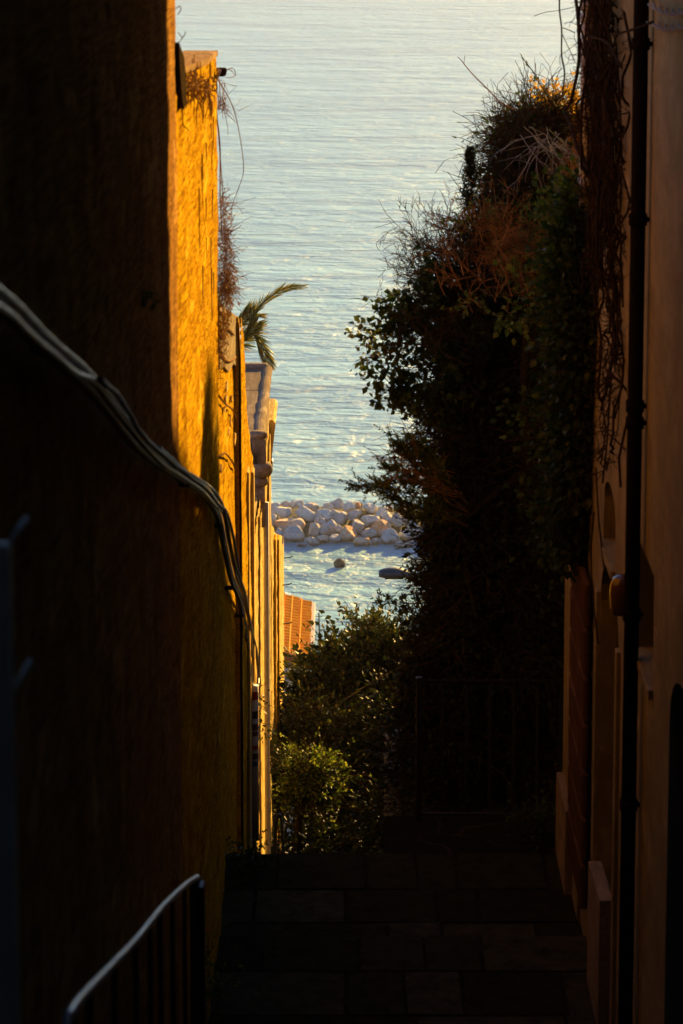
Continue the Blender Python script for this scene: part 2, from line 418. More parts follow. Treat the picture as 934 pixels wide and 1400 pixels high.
# worn paver slabs breaking up the visible treads
mb = MB()
mb.box(.31, 1.62, 20.0, 20.83, ZL-.6, ZL-.003, .012)
tag(mb.build('landing', M['paving']), kind='structure')
def pavmat():
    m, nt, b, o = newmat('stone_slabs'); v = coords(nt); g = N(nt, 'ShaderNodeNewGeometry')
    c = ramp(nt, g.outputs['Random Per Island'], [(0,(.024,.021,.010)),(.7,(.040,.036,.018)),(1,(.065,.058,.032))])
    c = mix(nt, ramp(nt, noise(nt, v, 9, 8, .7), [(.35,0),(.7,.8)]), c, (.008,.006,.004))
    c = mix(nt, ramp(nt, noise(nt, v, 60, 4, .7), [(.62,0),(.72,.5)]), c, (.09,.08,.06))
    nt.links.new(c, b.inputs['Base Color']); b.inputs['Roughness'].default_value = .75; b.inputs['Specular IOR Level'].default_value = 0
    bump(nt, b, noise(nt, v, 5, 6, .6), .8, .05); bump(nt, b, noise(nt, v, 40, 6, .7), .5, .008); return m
M['slab'] = pavmat(); mb = MB()
ed_ = [(20.0, ZL, 18.06), (18.06, ZL+.15, 16.2), (16.2, ZL+.30, 15.7)]
for (y1, z1, y0) in ed_:
    rows = 3 if y1-y0 > 1 else 1; cuts = [y0] + sorted(y0+(y1-y0)*(k+random.uniform(-.15,.15))/rows for k in range(1, rows)) + [y1]
    for a_, b_ in zip(cuts, cuts[1:]):
        x = -.87
        while x < 1.58:
            w = random.choice([.28,.42,.62,.9,.36]); x2 = min(1.6, x+w); 
            if 1.6-x2 < .15: x2 = 1.6
            h_ = random.uniform(.003,.012); j = lambda: random.uniform(-.02,.02)
            q = [(x+.008+abs(j())*.5,a_+.01+abs(j())*.4),(x2-.008-abs(j())*.5,a_+.01+abs(j())*.4),(x2-.008-abs(j())*.5,b_-.006-abs(j())*.3*(b_<y1)),(x+.008+abs(j())*.5,b_-.006-abs(j())*.3*(b_<y1))]
            mb.add([(a,b,z1-.02) for a,b in q]+[(a,b,z1+h_) for a,b in q], [(0,1,2,3)[::-1],(4,5,6,7),(0,1,5,4),(1,2,6,5),(2,3,7,6),(3,0,4,7)])
            x = x2
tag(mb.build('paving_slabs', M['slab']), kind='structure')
mb = MB(); y, z = 20.0, ZL
while y < 46:
    z -= .15; mb.box(-.88, .31 if y < 24 else 2.2, y-.02, y+.38, z-.6, z, .01); y += .38
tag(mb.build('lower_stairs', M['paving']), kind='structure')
def ground_z(x, y):
    prof = [(-40, -1.9), (0, -2.3), (16, -7.6), (20.5, -8.2), (44, -17.6), (75, -27.0), (128, -42.6), (150, -46.5), (400, -60)]
    for (a, za), (b, zb) in zip(prof, prof[1:]):
        if a <= y <= b: return GZ + za + (zb-za)*(y-a)/(b-a)
    return GZ-60
V = []; F = []; ys = [-40,-20,-8,0,4,8,12,16,20.5,24,28,32,36,40,44,50,57,66,75,85,95,105,115,124,130,140,150,400]; xs = list(range(-90, 91, 6))
for yy in ys:
    for xx in xs: V.append((xx, yy, ground_z(xx, yy) + (random.uniform(-.3,.3) if abs(xx) > 4 and yy > 24 else 0)))
nx = len(xs)
for j in range(len(ys)-1):
    for i in range(nx-1): F.append((j*nx+i, j*nx+i+1, (j+1)*nx+i+1, (j+1)*nx+i))
tag(link('ground', V, F, M['earth']), kind='structure')
# ---- sea
V = [(-25000, 110, 0), (25000, 110, 0), (25000, 40000, 0), (-25000, 40000, 0)]
tag(link('sea', V, [(0,1,2,3)], M['sea']), kind='structure')
# ================================================================== BREAKWATER
mb = MB()
V = []; F = []; nn = 41
prof = [(169.6,-3),(171.0,-.5),(173.2,.2),(175.6,.65),(178,.6),(184,-3)]
for i in range(nn):
    x = -13 + 26*i/(nn-1)
    for (yy, zz) in prof: V.append((x, yy+random.uniform(-.3,.3), zz+random.uniform(-.2,.2)))
for i in range(nn-1):
    for k in range(5): F.append((i*6+k, i*6+k+1, (i+1)*6+k+1, (i+1)*6+k))
tag(link('breakwater_core', V, F, M['rock_dark']), kind='structure')  # near-black core: shade between the boulders is put into its colour
def icos(sub=3):
    t = (1+5**.5)/2
    V = [(-1,t,0),(1,t,0),(-1,-t,0),(1,-t,0),(0,-1,t),(0,1,t),(0,-1,-t),(0,1,-t),(t,0,-1),(t,0,1),(-t,0,-1),(-t,0,1)]
    F = [(0,11,5),(0,5,1),(0,1,7),(0,7,10),(0,10,11),(1,5,9),(5,11,4),(11,10,2),(10,7,6),(7,1,8),(3,9,4),(3,4,2),(3,2,6),(3,6,8),(3,8,9),(4,9,5),(2,4,11),(6,2,10),(8,6,7),(9,8,1)]
    V = [np.array(v)/np.linalg.norm(v) for v in V]
    for _ in range(sub):
        c = {}; nF = []
        def mid(a, b):
            k = (min(a,b), max(a,b))
            if k not in c:
                v = V[a]+V[b]; V.append(v/np.linalg.norm(v)); c[k] = len(V)-1
            return c[k]
        for a,b,d in F:
            ab, bd, da = mid(a,b), mid(b,d), mid(d,a); nF += [(a,ab,da),(b,bd,ab),(d,da,bd),(ab,bd,da)]
        F = nF
    return np.array(V), np.array(F)
ICO = icos(3)
def boulder(name, c, rx, ry, rz, tilt, m, cuts=11, parent=None, seed=None):
    V = ICO[0].copy()
    for _ in range(cuts):                    # shave facets off a sphere: angular quarried block
        d = RNG.normal(size=3); d /= np.linalg.norm(d); h = RNG.uniform(.48,.80)
        s = V@d; k = s > h; V[k] -= np.outer((s[k]-h)*.97, d)
    V *= 1.0/np.abs(V).max(axis=0)
    V += (np.sin(V*5+RNG.uniform(0,6,3))[:,[1,2,0]]*.025)
    V *= np.array([rx,ry,rz]); ct, stt = math.cos(tilt), math.sin(tilt)
    x = V[:,0]*ct + V[:,2]*stt; z = -V[:,0]*stt + V[:,2]*ct; V[:,0] = x; V[:,2] = z
    V += c
    return link(name, V, ICO[1], m, parent, False)
# (zoom x, zoom y, w, h, kind, tilt, label)
rk = [
 (28,88,44,40,'p',0,'small pale boulder at the left end of the breakwater crest, against the lit wall'),
 (107,88,64,42,'w',0,'small warm boulder on the crest, second from the left'),
 (157,86,44,44,'p',.1,'little pale stone wedged on the crest between two wider boulders near the left'),
 (203,80,68,48,'p',0,'rounded pale boulder on the crest left of the dark grey one'),
 (275,108,98,82,'g',.15,'dark grey angular boulder on the breakwater crest, left of centre'),
 (362,104,88,62,'p',.2,'low pale boulder on the crest just left of the flat topped one'),
 (414,86,104,70,'g',0,'flat topped grey boulder, the highest of the breakwater crest'),
 (548,98,44,50,'w',0,'sunlit warm boulder on the crest peeping out behind a wide pale one'),
 (510,108,98,70,'p',-.1,'wide pale boulder on the crest right of centre'),
 (625,114,88,62,'p',.1,'rounded pale boulder standing alone on the crest towards the right'),
 (705,130,90,84,'p',-.5,'pale leaning slab at the right of the crest beside the juniper sprays'),
 (752,112,36,46,'w',0,'small orange boulder on the crest touching the juniper sprays'),
 (50,116,80,74,'p',0,'pale boulder just below the left end of the crest'),
 (115,137,122,70,'p',-.1,'wide pale boulder resting on top of the long orange one'),
 (230,146,150,84,'p',.75,'long pale slab sloping down to the right, the largest of the left half'),
 (350,156,104,72,'p',.25,'pale boulder in the second row, tilted right, below the low crest stone'),
 (400,138,44,38,'w',0,'tiny warm stone filling the gap below the flat topped boulder'),
 (440,162,92,108,'g',-.3,'tall brownish grey boulder in the middle of the breakwater'),
 (525,154,110,58,'g',-.25,'flat grey slab under the wide pale crest boulder'),
 (622,180,120,84,'p',.1,'big pale boulder in the second row right of centre'),
 (735,176,72,82,'p',0,'upright pale boulder in the second row near the juniper sprays'),
 (800,188,84,96,'g',0,'grey boulder in the second row half hidden by twigs'),
 (850,165,76,66,'p',0,'pale boulder behind the juniper tips at the right'),
 (30,190,66,98,'p',0,'tall pale boulder cut off by the edge of the lit wall'),
 (137,208,172,84,'w',.05,'long orange boulder, the most strongly coloured of the breakwater'),
 (322,188,64,56,'g',.2,'small grey stone in the third row left of centre'),
 (72,268,66,90,'g',0,'dark grey boulder next to the top corner of the yellow wall'),
 (168,276,130,108,'g',0,'large square pale grey block low at the left by the water'),
 (282,246,80,104,'g',.5,'grey boulder leaning left beside the square block'),
 (372,237,104,98,'g',-.2,'broad grey boulder in the third row left of centre'),
 (440,240,60,54,'p',0,'small pale round stone in the middle of the third row'),
 (552,222,80,98,'g',-.2,'upright grey boulder in the third row right of centre'),
 (620,257,88,74,'g',.1,'dark grey boulder in the shadow of the big pale one'),
 (700,243,112,112,'w',-.2,'orange streaked boulder in the third row at the right'),
 (845,272,86,84,'p',0,'pale boulder low at the right by the twigs'),
 (888,218,66,76,'p',0,'pale boulder at the right edge hidden by leaves'),
 (925,262,66,84,'g',0,'grey boulder furthest right behind the bush'),
 (280,318,96,58,'g',.4,'low pointed grey stone at the waterline left of centre'),
 (336,296,80,62,'w',.3,'brown boulder at the waterline left of the small grey one'),
 (420,294,84,62,'g',0,'small grey boulder at the waterline in the centre'),
 (492,273,110,112,'w',-.1,'bulky orange and grey boulder at the waterline in the centre'),
 (590,320,124,62,'w',.1,'low orange patched boulder lapped by the water right of centre'),
 (748,298,108,104,'g',-.05,'large grey block at the waterline to the right'),
 (835,336,116,56,'g',.05,'low wide grey stone at the waterline furthest right'),
 (215,336,62,22,'g',0,'flat wet stone barely above the water beside the square block'),
 (660,318,50,46,'g',.2,'dark little stone at the waterline between the orange one and the large grey block'),
]
mk = {'p':'rock_pale','g':'rock_grey','w':'rock_warm'}
for (zx, zy, w, h, k, tl, lab) in rk:
    x, y = 365+zx/4.448, 670+zy/4.448
    t = (748-y)/65.0; Y = 169.6 + 7.2*t
    c = W(x, y, Y); sx = w/4.448/22.6/2*1.06*random.uniform(.95,1.1); sz = h/4.448/22.6/2*1.12
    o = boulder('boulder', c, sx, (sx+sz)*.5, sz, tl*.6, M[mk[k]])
    tag(o, lab, 'boulder', 'boulders of the breakwater')
for i in range(34):                          # the rest of the breakwater, left and right of the gap
    sd = -1 if i%2 else 1; row = (i//2)%3; j = i//6
    x = sd*(5.6+1.25*j+row*.35); Y = 170.6+2.6*row; z = .35+.65*row
    o = boulder('boulder', np.array([x,Y,z]), .75,.7,.6, random.uniform(-.3,.3), M[random.choice(['rock_pale','rock_grey','rock_warm','rock_pale'])])
    tag(o, 'pale boulder further along the breakwater, covered by the walls or bushes of the alley', 'boulder', 'covered boulders of the breakwater')
c = W(464, 779, 165.2); c[2] = .1
tag(boulder('rock', c, .36,.4,.36, .1, M['rock_dark'], 6), 'lone dark rock rising from the calm water in front of the breakwater', 'rock')
# ================================================================== LEFT SIDE OF THE ALLEY
XL = -.80
def yx(px_, X=XL): return WX(px_, 700, X)[1]     # distance along the wall seen at a pixel column
YA = WX(240, 60, XL)[1]; 
t = thing('ochre_house', 'tall dark ochre plastered house wall filling the left of the alley, in shade', 'house', (-3, 3, GZ-8))
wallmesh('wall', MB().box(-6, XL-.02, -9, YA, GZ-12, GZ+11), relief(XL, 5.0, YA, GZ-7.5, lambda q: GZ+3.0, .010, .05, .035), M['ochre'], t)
s = [WX(238,58,XL), WX(245,78,XL), WX(248,105,XL), WX(248.5,140,XL), WX(245,149,XL), WX(243,138,XL), WX(241,120,XL), WX(239,90,XL)]
MB().prism([(q[1],q[2]) for q in s], XL-.02, XL+.025).build('dark_strip', M['bark'], t)  # thin dark strip with a ragged lower end
# B garden wall with sloping cap
YB0 = YA; YB1 = WX(297, 300, XL)[1]
top = [(297,66),(291,72),(284,78),(275,83),(263,87),(247,92)]
tp = [WX(a,b,XL) for a,b in top]; tp = [(YB1 if i == 0 else q[1], q[2]) for i, q in enumerate(tp)]; tp.append((YB0+.003, tp[-1][1]+.02))
te = thing('light_block_house', 'added unseen ochre house behind the viewer that keeps light out of the alley', 'house', (0, -12, GZ-2))  # unseen house added behind the camera to darken the alley
MB().box(-6, 6.5, -14, -9.01, GZ-4, GZ+10).build('wall', M['ochre'], te)
t = thing('garden_wall', 'sunlit ochre garden wall with a curved sloping top, lit bright amber', 'wall', (XL-.1, YB1-2, GZ-9))
_ty = [a for a,b in reversed(tp)]; _tz = [b-.036 for a,b in reversed(tp)]
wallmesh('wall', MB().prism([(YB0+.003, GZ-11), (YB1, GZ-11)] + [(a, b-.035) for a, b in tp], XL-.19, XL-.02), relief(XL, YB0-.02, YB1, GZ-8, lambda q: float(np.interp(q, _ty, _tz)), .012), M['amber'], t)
MB().prism([(a, b-.034) for a, b in reversed(tp)] + tp, XL-.2, XL+.012).build('coping', M['coping'], t)
# C wall
YC1 = WX(324, 600, XL)[1]
q1, q2 = WX(298,415,XL), WX(326,434,XL)
t = thing('patched_wall', 'lower amber wall with flaking plaster and a grey stone patch at its top', 'wall', (XL-.1, YB1+1, GZ-9))
XC = XL-.012
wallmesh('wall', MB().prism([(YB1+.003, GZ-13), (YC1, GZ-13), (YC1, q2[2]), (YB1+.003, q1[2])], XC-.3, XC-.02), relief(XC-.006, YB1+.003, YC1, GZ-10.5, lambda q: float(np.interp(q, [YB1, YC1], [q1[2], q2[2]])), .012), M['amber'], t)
mb = MB()
ppt = [WX(a,b,XC) for a,b in ((298.5,416),(325,434),(325,505),(318,497),(311,509),(304,500),(298.5,506))]
mb.prism([(q[1],q[2]) for q in ppt], XC-.001, XC+.01).build('stone_patch', M['stone'], t)
mb = MB()
for (a,b) in ((309,528),(316,545),(306,560),(314,575),(320,600),(308,545),(312,590),(301,640)):
    q = WX(a,b,XC); w = random.uniform(.06,.14); h = random.uniform(.015,.05)
    mb.prism([(q[1]-w,q[2]),(q[1]-w*.3,q[2]-h),(q[1]+w,q[2]-h*.6),(q[1]+w*.8,q[2]+h*.5),(q[1],q[2]+h)], XC+.001, XC+.012)
mb.build('flaking_plaster', M['pale_amber'], t)
# D pillar/wall
q1, q2 = WX(328,436,XL), WX(334,478,XL); YD0 = YC1+.003; XD = XL+.035
YD1 = WX(346,640,XD)[1]
t = thing('rough_wall', 'rough textured amber wall whose edge slopes outward beside the stone parapet', 'wall', (XL-.1, YC1+1.5, GZ-10))
d0, d1, d2 = WX(331,440,XD), WX(334,500,XD), WX(345,640,XD)
MB().prism([(YD0, GZ-14), (d2[1]+.5, GZ-14), (d2[1], d2[2]), (d1[1], d1[2]), (d0[1], d0[2]), (YD0, d0[2]+.08)], XL-.35, XD-.02).build('wall_back', M['amber'], t)
link('wall', *relief(XD, YD0, d2[1], GZ-12, lambda q: float(np.interp(q, [YD0, d0[1], d1[1], d2[1]], [d0[2]+.08, d0[2], d1[2], d2[2]])), .016), M['amber'], t)
mb = MB()
for a, dx in ((338,.02),(343,.03)):
    p = WX(a, 700, XD); mb.rbox(XD-.01, XD+dx, p[1]-.1, p[1]+.12, GZ-14, WX(a,640,XD)[2], .01)
mb.build('render_rib', M['pale_amber'], t)
# E terrace house with stone parapet
XE = -.80
ye0 = YD1+.55; zE = WX(362,597,XE)[2]
pf = WX(372,516,-.76); zt = WX(360,597,-.76)[2]
YE1 = WX(367,640,XE)[1]
t = thing('terrace_house', 'terrace house edge with grey stone parapet and round moulded post above lit wall strips', 'house', (XL-.3, 30, GZ-14))
wallmesh('wall', MB().box(XE-2.2, XE-.02, ye0, pf[1]+.3, GZ-17, zt-.62), relief(XE, ye0, pf[1]+.3, GZ-16, lambda q: zt-.62, .014, .06, .04), M['pale_amber'], t)
pn = WX(360,600,-.76)
mb = MB()
mb.rbox(-1.02, -.80, pn[1]+.22, pf[1]+.2, zt-.62, zt-.10, .01)
par = mb.build('parapet', M['stone'], t)
# rolled coping along the parapet
mb = MB()
P = [np.array([-.815+random.uniform(-.006,.006), y_, zt-.075+random.uniform(-.006,.006)]) for y_ in np.linspace(pn[1]+.1, pf[1]+.25, 22)]
mb.tube(P, [.055+random.uniform(-.004,.004) for _ in P], 14)
for k in range(3):
    a_ = pn[1]+.1+(pf[1]+.15-pn[1])*k/3; b_ = pn[1]+.1+(pf[1]+.15-pn[1])*(k+1)/3-.003
    mb.rbox(-1.12,-.815, a_, b_, zt-.16, zt-.055+random.uniform(-.006,.006), .015)
mb.rbox(-1.2,-.80, pf[1]+.17, pf[1]+.32, zt-.3, zt+.0, .03)
mb.build('coping', M['stone'], par)
# moulded post at the near end
def py_at(y, Y): return W(360, y, Y)[2]
Yp = pn[1]+.12; cxp = W(355, 620, Yp)[0]
mb = MB()
def zc(y): return W(360, y, Yp)[2]
mb.lathe((cxp-.01, Yp, 0), [(.04,zc(600)),(.08,zc(598)),(.088,zc(594)+.0),(.09,zc(592)),(.075,zc(590)),(.02,zc(589))][::-1][::-1], 18)
mb.rbox(cxp-.085, cxp+.062, Yp-.07, Yp+.09, zc(634), zc(598), .012)
mb.lathe((cxp+.005, Yp, 0), [(.05,zc(652)),(.098,zc(650)),(.118,zc(646)),(.125,zc(641)),(.118,zc(636)),(.10,zc(633)),(.05,zc(632))], 20)
mb.lathe((cxp-.005, Yp, 0), [(.05,zc(664)),(.075,zc(663)),(.092,zc(659)),(.088,zc(654)),(.06,zc(650))], 20)
mb.rbox(cxp-.07, cxp+.05, Yp-.05, Yp+.07, zc(720), zc(660), .01)
mb.build('moulded_post', M['stone'], t, True)
# vertical pilasters, pipe and mouldings that catch the sun
mb = MB()
for a, w, dx in ((353,.35,.025),(361,.5,.018),(366,.3,.03)):
    p = WX(a, 800, XE); wallmesh('pilaster', MB().box(XE-.01, XE+dx-.014, p[1], p[1]+w, GZ-17, zt-.66), relief(XE+dx, p[1], p[1]+w, GZ-16, lambda q: zt-.66, .012, .05, .04), M['pale_amber'] if a != 357 else M['ochre'], t)
mb = MB(); p = WX(363, 800, XE+.05)
mb.tube([(XE+.06, p[1], GZ-16), (XE+.06, p[1], zt-.7)], .028, 10); mb.build('drainpipe', M['pipe_grey'], t, True)
# F pier flaring out at its top
yf0 = pf[1]+.34
zf = WX(378,546,-.74)[2]; zf2 = W(372,640,yf0)[2]
t = thing('flared_pier', 'sunlit pier leaning outward above the stone parapet, seen against the sea', 'pier', (-.9, yf0+1, GZ-14))
x0 = W(380,548,yf0+1.2)[0]; x1 = W(369,650,yf0+1.2)[0]
V = []
for z_, xx in ((GZ-18, x1), (W(370,650,yf0+1.2)[2], x1), (W(370,550,yf0+1.2)[2], x0), (W(370,545,yf0+1.2)[2], x0-.03)):
    V += [(xx-.35, yf0, z_), (xx, yf0, z_), (xx, yf0+1.2, z_), (xx-.35, yf0+1.2, z_)]
F = [(0,3,2,1), (12,13,14,15)]
for k in range(3):
    for j in range(4): F.append((k*4+j, k*4+(j+1)%4, k*4+4+(j+1)%4, k*4+4+j))
link('wall', V, F, M['pale_amber'], t)
mb = MB()
for yy in (575, 600, 622):
    q = W(374, yy, yf0+.6); mb.rbox(q[0]-.06, q[0]-.0, yf0+.2, yf0+.35, q[2]-.05, q[2]+.02, .005); mb.build('wall_hook', M['dark_iron'], t); mb = MB()
# G far wall
XG = -.81
g = [WX(a,b,XG) for a,b in ((371,723),(376,728),(387,745))]
t = thing('yellow_wall', 'bright yellow end wall farthest down the steps, its sloping top below the breakwater', 'wall', (XG-.1, 39, GZ-15))
yg1 = WX(388.5,900,XG)[1]
gp = [(yf0+1.22, GZ-20), (yg1, GZ-20), (yg1, g[2][2]), (g[1][1], g[1][2]), (yf0+1.22, g[0][2]+.05)]
wallmesh('wall', MB().prism(gp, XG-.3, XG-.02), relief(XG, yf0+1.22, yg1, GZ-19, lambda q: float(np.interp(q, [yf0+1.22, g[1][1], g[2][1]], [g[0][2]+.05, g[1][2], g[2][2]])), .014, .06, .05), M['pale_amber'], t)
mb = MB()
for a in (374, 378.5): 
    p = WX(a, 800, XG); mb.rbox(XG-.01, XG+.03, p[1], p[1]+.25, GZ-19, WX(a,735,XG)[2], .01)
mb.build('pilaster', M['amber'], t)
mb = MB()
for a, b in ((388,763),(387,853),(386,800)):
    q = WX(a, b, XG); mb.tube([q, q+(.09,0,.01), q+(.13,0,.03)], .008, 6)
mb.build('iron_hook', M['dark_iron'], t)
# pegs and thin cable
pegs = []
for i, yy in enumerate((985, 1003)):
    q = W(390, yy, yg1-.4)
    o = MB().rbox(q[0]-.02, q[0]+.135, q[1]-.05, q[1]+.05, q[2]-.032, q[2]+.032, .006).build('wooden_peg', M['peg'])
    tag(o, ['upper','lower'][i]+' of two short wooden pegs sticking out of the yellow wall above the bushes', 'peg', 'wooden pegs on the yellow wall')
pts = [W(a,b,yg1-.5) for a,b in ((393,984),(390,1005),(387,1030),(384,1055),(382,1085),(380,1110))]
mb = MB(); mb.tube(spline(pts), .012, 6); pts = [W(a,b,yg1-.55) for a,b in ((391,981),(396,990),(393,1003),(390,1012))]; mb.tube(spline(pts), .010, 6)
tag(mb.build('cord', M['twig_dry'], None, True), 'pale cord hanging in a loop from the wooden pegs down the yellow wall', 'cord')
# grey hoop
pts = [W(a,b,24) for a,b in ((375,1185),(375.5,1160),(377,1135),(379,1120),(381.5,1113.5),(384,1117),(386,1135),(388,1165),(389,1190))]
tag(MB().tube(spline(pts), .013, 8).build('hoop_rail', M['grey_steel'], None, True), 'thin pale metal hoop standing at the foot of the lit wall where the steps drop', 'hoop rail')
# cream cable guard with stickers
t = thing('cable_guard', 'cream half round cable guard with small coloured stickers, at the end of the black cables', 'cable guard', WX(344,1150,XL+.05))
a, b = WX(343.5, 937, XL+.035), WX(343.5, 1160, XL+.035)
c0 = a.copy(); yq = a[1]
mb = MB(); mb.tube([(XL+.05, yq, b[2]), (XL+.05, yq, a[2])], .048, 14); mb.build('guard', M['white_plastic'], t, True)
stc = {'red':(.35,.05,.04), 'brown':(.14,.07,.05), 'dark':(.06,.05,.045), 'blue':(.08,.16,.25), 'grey':(.16,.15,.14)}
SM = {k: simple('sticker_'+k, v, .5, 0, .3, 60, .02) for k, v in stc.items()}
for yy, h, cc in ((979,11,'red'),(1007,10,'dark'),(1025,9,'brown'),(1035,6,'brown'),(1055,6,'red'),(1068,8,'dark'),(1079,7,'blue')):
    z = WX(343, yy, XL+.05)[2]; hh = px(h, 25)/2; V = []; n = 6
    for zz in (z-hh, z+hh):
        for k in range(n+1):
            an = -PI/2 - .1 + 1.15*k/n; V.append((XL+.05+.0495*math.cos(an), yq+.0495*math.sin(an), zz))
    o = link('sticker', V, [(k,k+1,n+2+k,n+1+k) for k in range(n)], SM[cc], t); o['label'] = {'red':'red sticker','dark':'black sticker','brown':'brown sticker','blue':'blue sticker','grey':'grey sticker'}[cc]
# cables sagging down the wall
main = [(-30,385),(0,405),(30,433),(60,463),(92,490),(120,515),(150,552),(190,600),(215,626),(245,645),(270,662),(287,680),(298,705),(306,745),(316,790),(326,815),(333,850),(338,890),(342,925),(343,945)]
def cable(pts, off, r, m, label, dy=0, X=XL+.03):
    P = [WX(a, b+dy, X+off*.0) + np.array([off, 0, 0]) for a, b in pts]
    Q = [p+np.array([0, random.uniform(-.004,.004), random.uniform(-.0015,.0015)]) for p in spline(P, 6)]
    o = MB().tube(Q, [r*random.uniform(.97,1.03) for _ in Q], 8).build('cable', m, None, True); return tag(o, label, 'cable', 'cables along the ochre wall')
cable(main, .012, .013, M['cable_pale'], 'topmost pale cable of the run crossing the dark ochre wall', 0)
cable([(a, b+(14 if a < 200 else 8 if a < 290 else 3)) for a, b in main], .0, .017, M['cable'], 'thick black cable just under the pale one across the ochre wall')
cable([(a+(0 if a < 290 else 3), b+(26 if a < 60 else 20 if a < 120 else 8 if a < 290 else -3)) for a, b in main], .02, .011, M['cable_pale'], 'lowest thin cable parting from the others at the left edge')
cable([(205,612),(225,628),(250,650),(275,668),(292,690),(303,700),(312,730),(318,765),(322,790),(330,812),(336,850),(345,890),(349,925),(346,945)], .03, .012, M['cable'], 'black cable joining the run halfway, looping nearest to the lit wall')
cable([(120,518),(150,545),(180,592),(210,620),(235,640),(262,655),(285,672),(300,700),(313,765),(328,812),(340,865),(347,900),(347,945)], .035, .009, M['cable'], 'thin dark cable resting on top of the run near the wall corner')
mb = MB()
for a, b in ((60,470),(105,502),(187,598),(255,655),(300,712),(318,797),(331,835),(336,868),(341,905)):
    q = WX(a, b+7, XL+.035); MB().rbox(XL-.02, XL+.050, q[1]-.006, q[1]+.006, q[2]-.014, q[2]+.018, .004).build('cable_clip', M['cable'], bpy.data.objects['ochre_house'])

# iron bracket post at left edge, near the camera
t = thing('steel_post', 'blurred grey steel post with two slanting arms at the left edge', 'post', (-.6, 5.2, GZ-4))
qx = -.62
def near(a, b, X=-.62): return WX(a, b, X)
p0, p1 = near(8,742,-.62), near(30,1500,-.62)
yq = 5.3
x_ = W(6, 742, yq)[0]
MB().rbox(x_-.045, x_+.012, yq-.02, yq+.02, GZ-4.2, W(5,742,yq)[2], .004).build('post', M['post_paint'], t)
for (a,b,c,d) in ((14,740,37,708),(20,943,42,902)):
    MB().tube([W(a,b,yq), W(c,d,yq+.05)], .0065, 8).build('arm', M['post_paint'], t, True)
# handrail lower left
XR = -.60
rp = [WX(a,b,XR) for a,b in ((93,1390),(110,1366),(150,1324),(185,1287),(205,1262),(222,1241),(242,1221),(257,1208),(270,1200))]
t = thing('handrail', 'blurred curved steel handrail on dark iron bars descending at the lower left', 'handrail', (XR, 9, GZ-6))
top = spline(rp, 6); e = top[-1]
MB().tube([top[0]+(0,-.06,-.10), top[0]+(0,-.04,-.03)] + top + [e+(0,.05,-.02), e+(0,.07,-.07)], .0135, 12).build('rail', M['grey_steel'], t, True)
for k in range(0, 9):
    i = int((len(top)-1)*(k+.5)/9); q = top[i]
    MB().tube([q-(0,0,.012), q-(0,0,.95)], .009, 8).build('baluster', M['dark_iron'], t, True)
MB().rbox(XR-.03, XR+.03, e[1]-.06, e[1]+.03, e[2]-1.15, e[2]-.02, .004).build('post', M['dark_iron'], t)
# far handrail end, dark, below the guard
yq = 23.0
pts = [W(a,b,yq) for a,b in ((331,1180),(331,1100),(331,1040),(330,1010),(328.5,993),(326.5,986.5),(324.5,990),(324,1003),(324,1022))]
tag(MB().tube(spline(pts), .024, 10).build('rail_end', M['dark_iron'], None, True), 'dark rounded handrail end in front of the cream cable guard', 'handrail')
# ================================================================== RIGHT SIDE OF THE ALLEY
XW = 1.60
def ay(a, y=900): return WX(a, y, XW)[1]
def wall_holes(X, X2, y0, y1, z0, z1, holes, m, parent, depth=.16):
    """wall whose alley side is at X, with rectangular recesses"""
    ys = sorted({y0, y1, *[h[0] for h in holes], *[h[1] for h in holes]}); zs = sorted({z0, z1, *[h[2] for h in holes], *[h[3] for h in holes]})
    mb = MB()
    for a, b in zip(ys, ys[1:]):
        for c, d in zip(zs, zs[1:]):
            if any(h[0] <= a and b <= h[1] and h[2] <= c and d <= h[3] for h in holes): continue
            mb.add([(X,a,c),(X,b,c),(X,b,d),(X,a,d)], [(0,1,2,3)])
    for h in holes:
        a, b, c, d = h[:4]; q = X+depth
        mb.add([(X,a,c),(q,a,c),(q,a,d),(X,a,d),(X,b,c),(q,b,c),(q,b,d),(X,b,d)], [(0,1,2,3),(7,6,5,4),(0,4,5,1),(3,2,6,7)])
        if len(h) > 4:                      # arched head: spandrels flush with the wall face
            r = (b-a)/2; n = 10; cy = (a+b)/2; zs0 = d-h[4]
            V = []; F = []
            for k in range(n+1):
                an = PI*k/n; yk = cy-r*math.cos(an); zk = zs0+h[4]*math.sin(an)
                V += [(X,yk,zk),(X,yk,d),(q,yk,zk)]
            for k in range(n): F += [(3*k,3*k+3,3*k+4,3*k+1),(3*k,3*k+2,3*k+5,3*k+3)]
            mb.add(V, F)
    mb.add([(X,y0,z0),(X2,y0,z0),(X2,y0,z1),(X,y0,z1)], [(0,1,2,3)]); mb.add([(X,y1,z0),(X2,y1,z0),(X2,y1,z1),(X,y1,z1)], [(3,2,1,0)])
    mb.add([(X,y0,z1),(X2,y0,z1),(X2,y1,z1),(X,y1,z1)], [(0,1,2,3)]); mb.add([(X2,y0,z0),(X2,y1,z0),(X2,y1,z1),(X2,y0,z1)], [(0,1,2,3)])
    return mb.build('wall', m, parent)
YH = ay(806, 300)
t = thing('tan_house', 'tall tan rendered house along the right side of the alley, dim in shade', 'house', (3, 5, GZ-8))
dA = (ay(846), ay(820), GZ-7.15, WX(832,772,XW)[2])
wA = (ay(839), ay(823), WX(831,752,XW)[2], WX(831,655,XW)[2])
wB = (ay(893), ay(872), WX(882,912,XW)[2], WX(882,757,XW)[2])
dC = (ay(960), ay(917), GZ-6.6, WX(925,918,XW)[2])
holes = [(*dA,.35), (*wA,.15), wB, (*dC,.3)]
wall_holes(XW, 6.5, -9, YH, GZ-12, GZ+12, holes, M['right'], t)
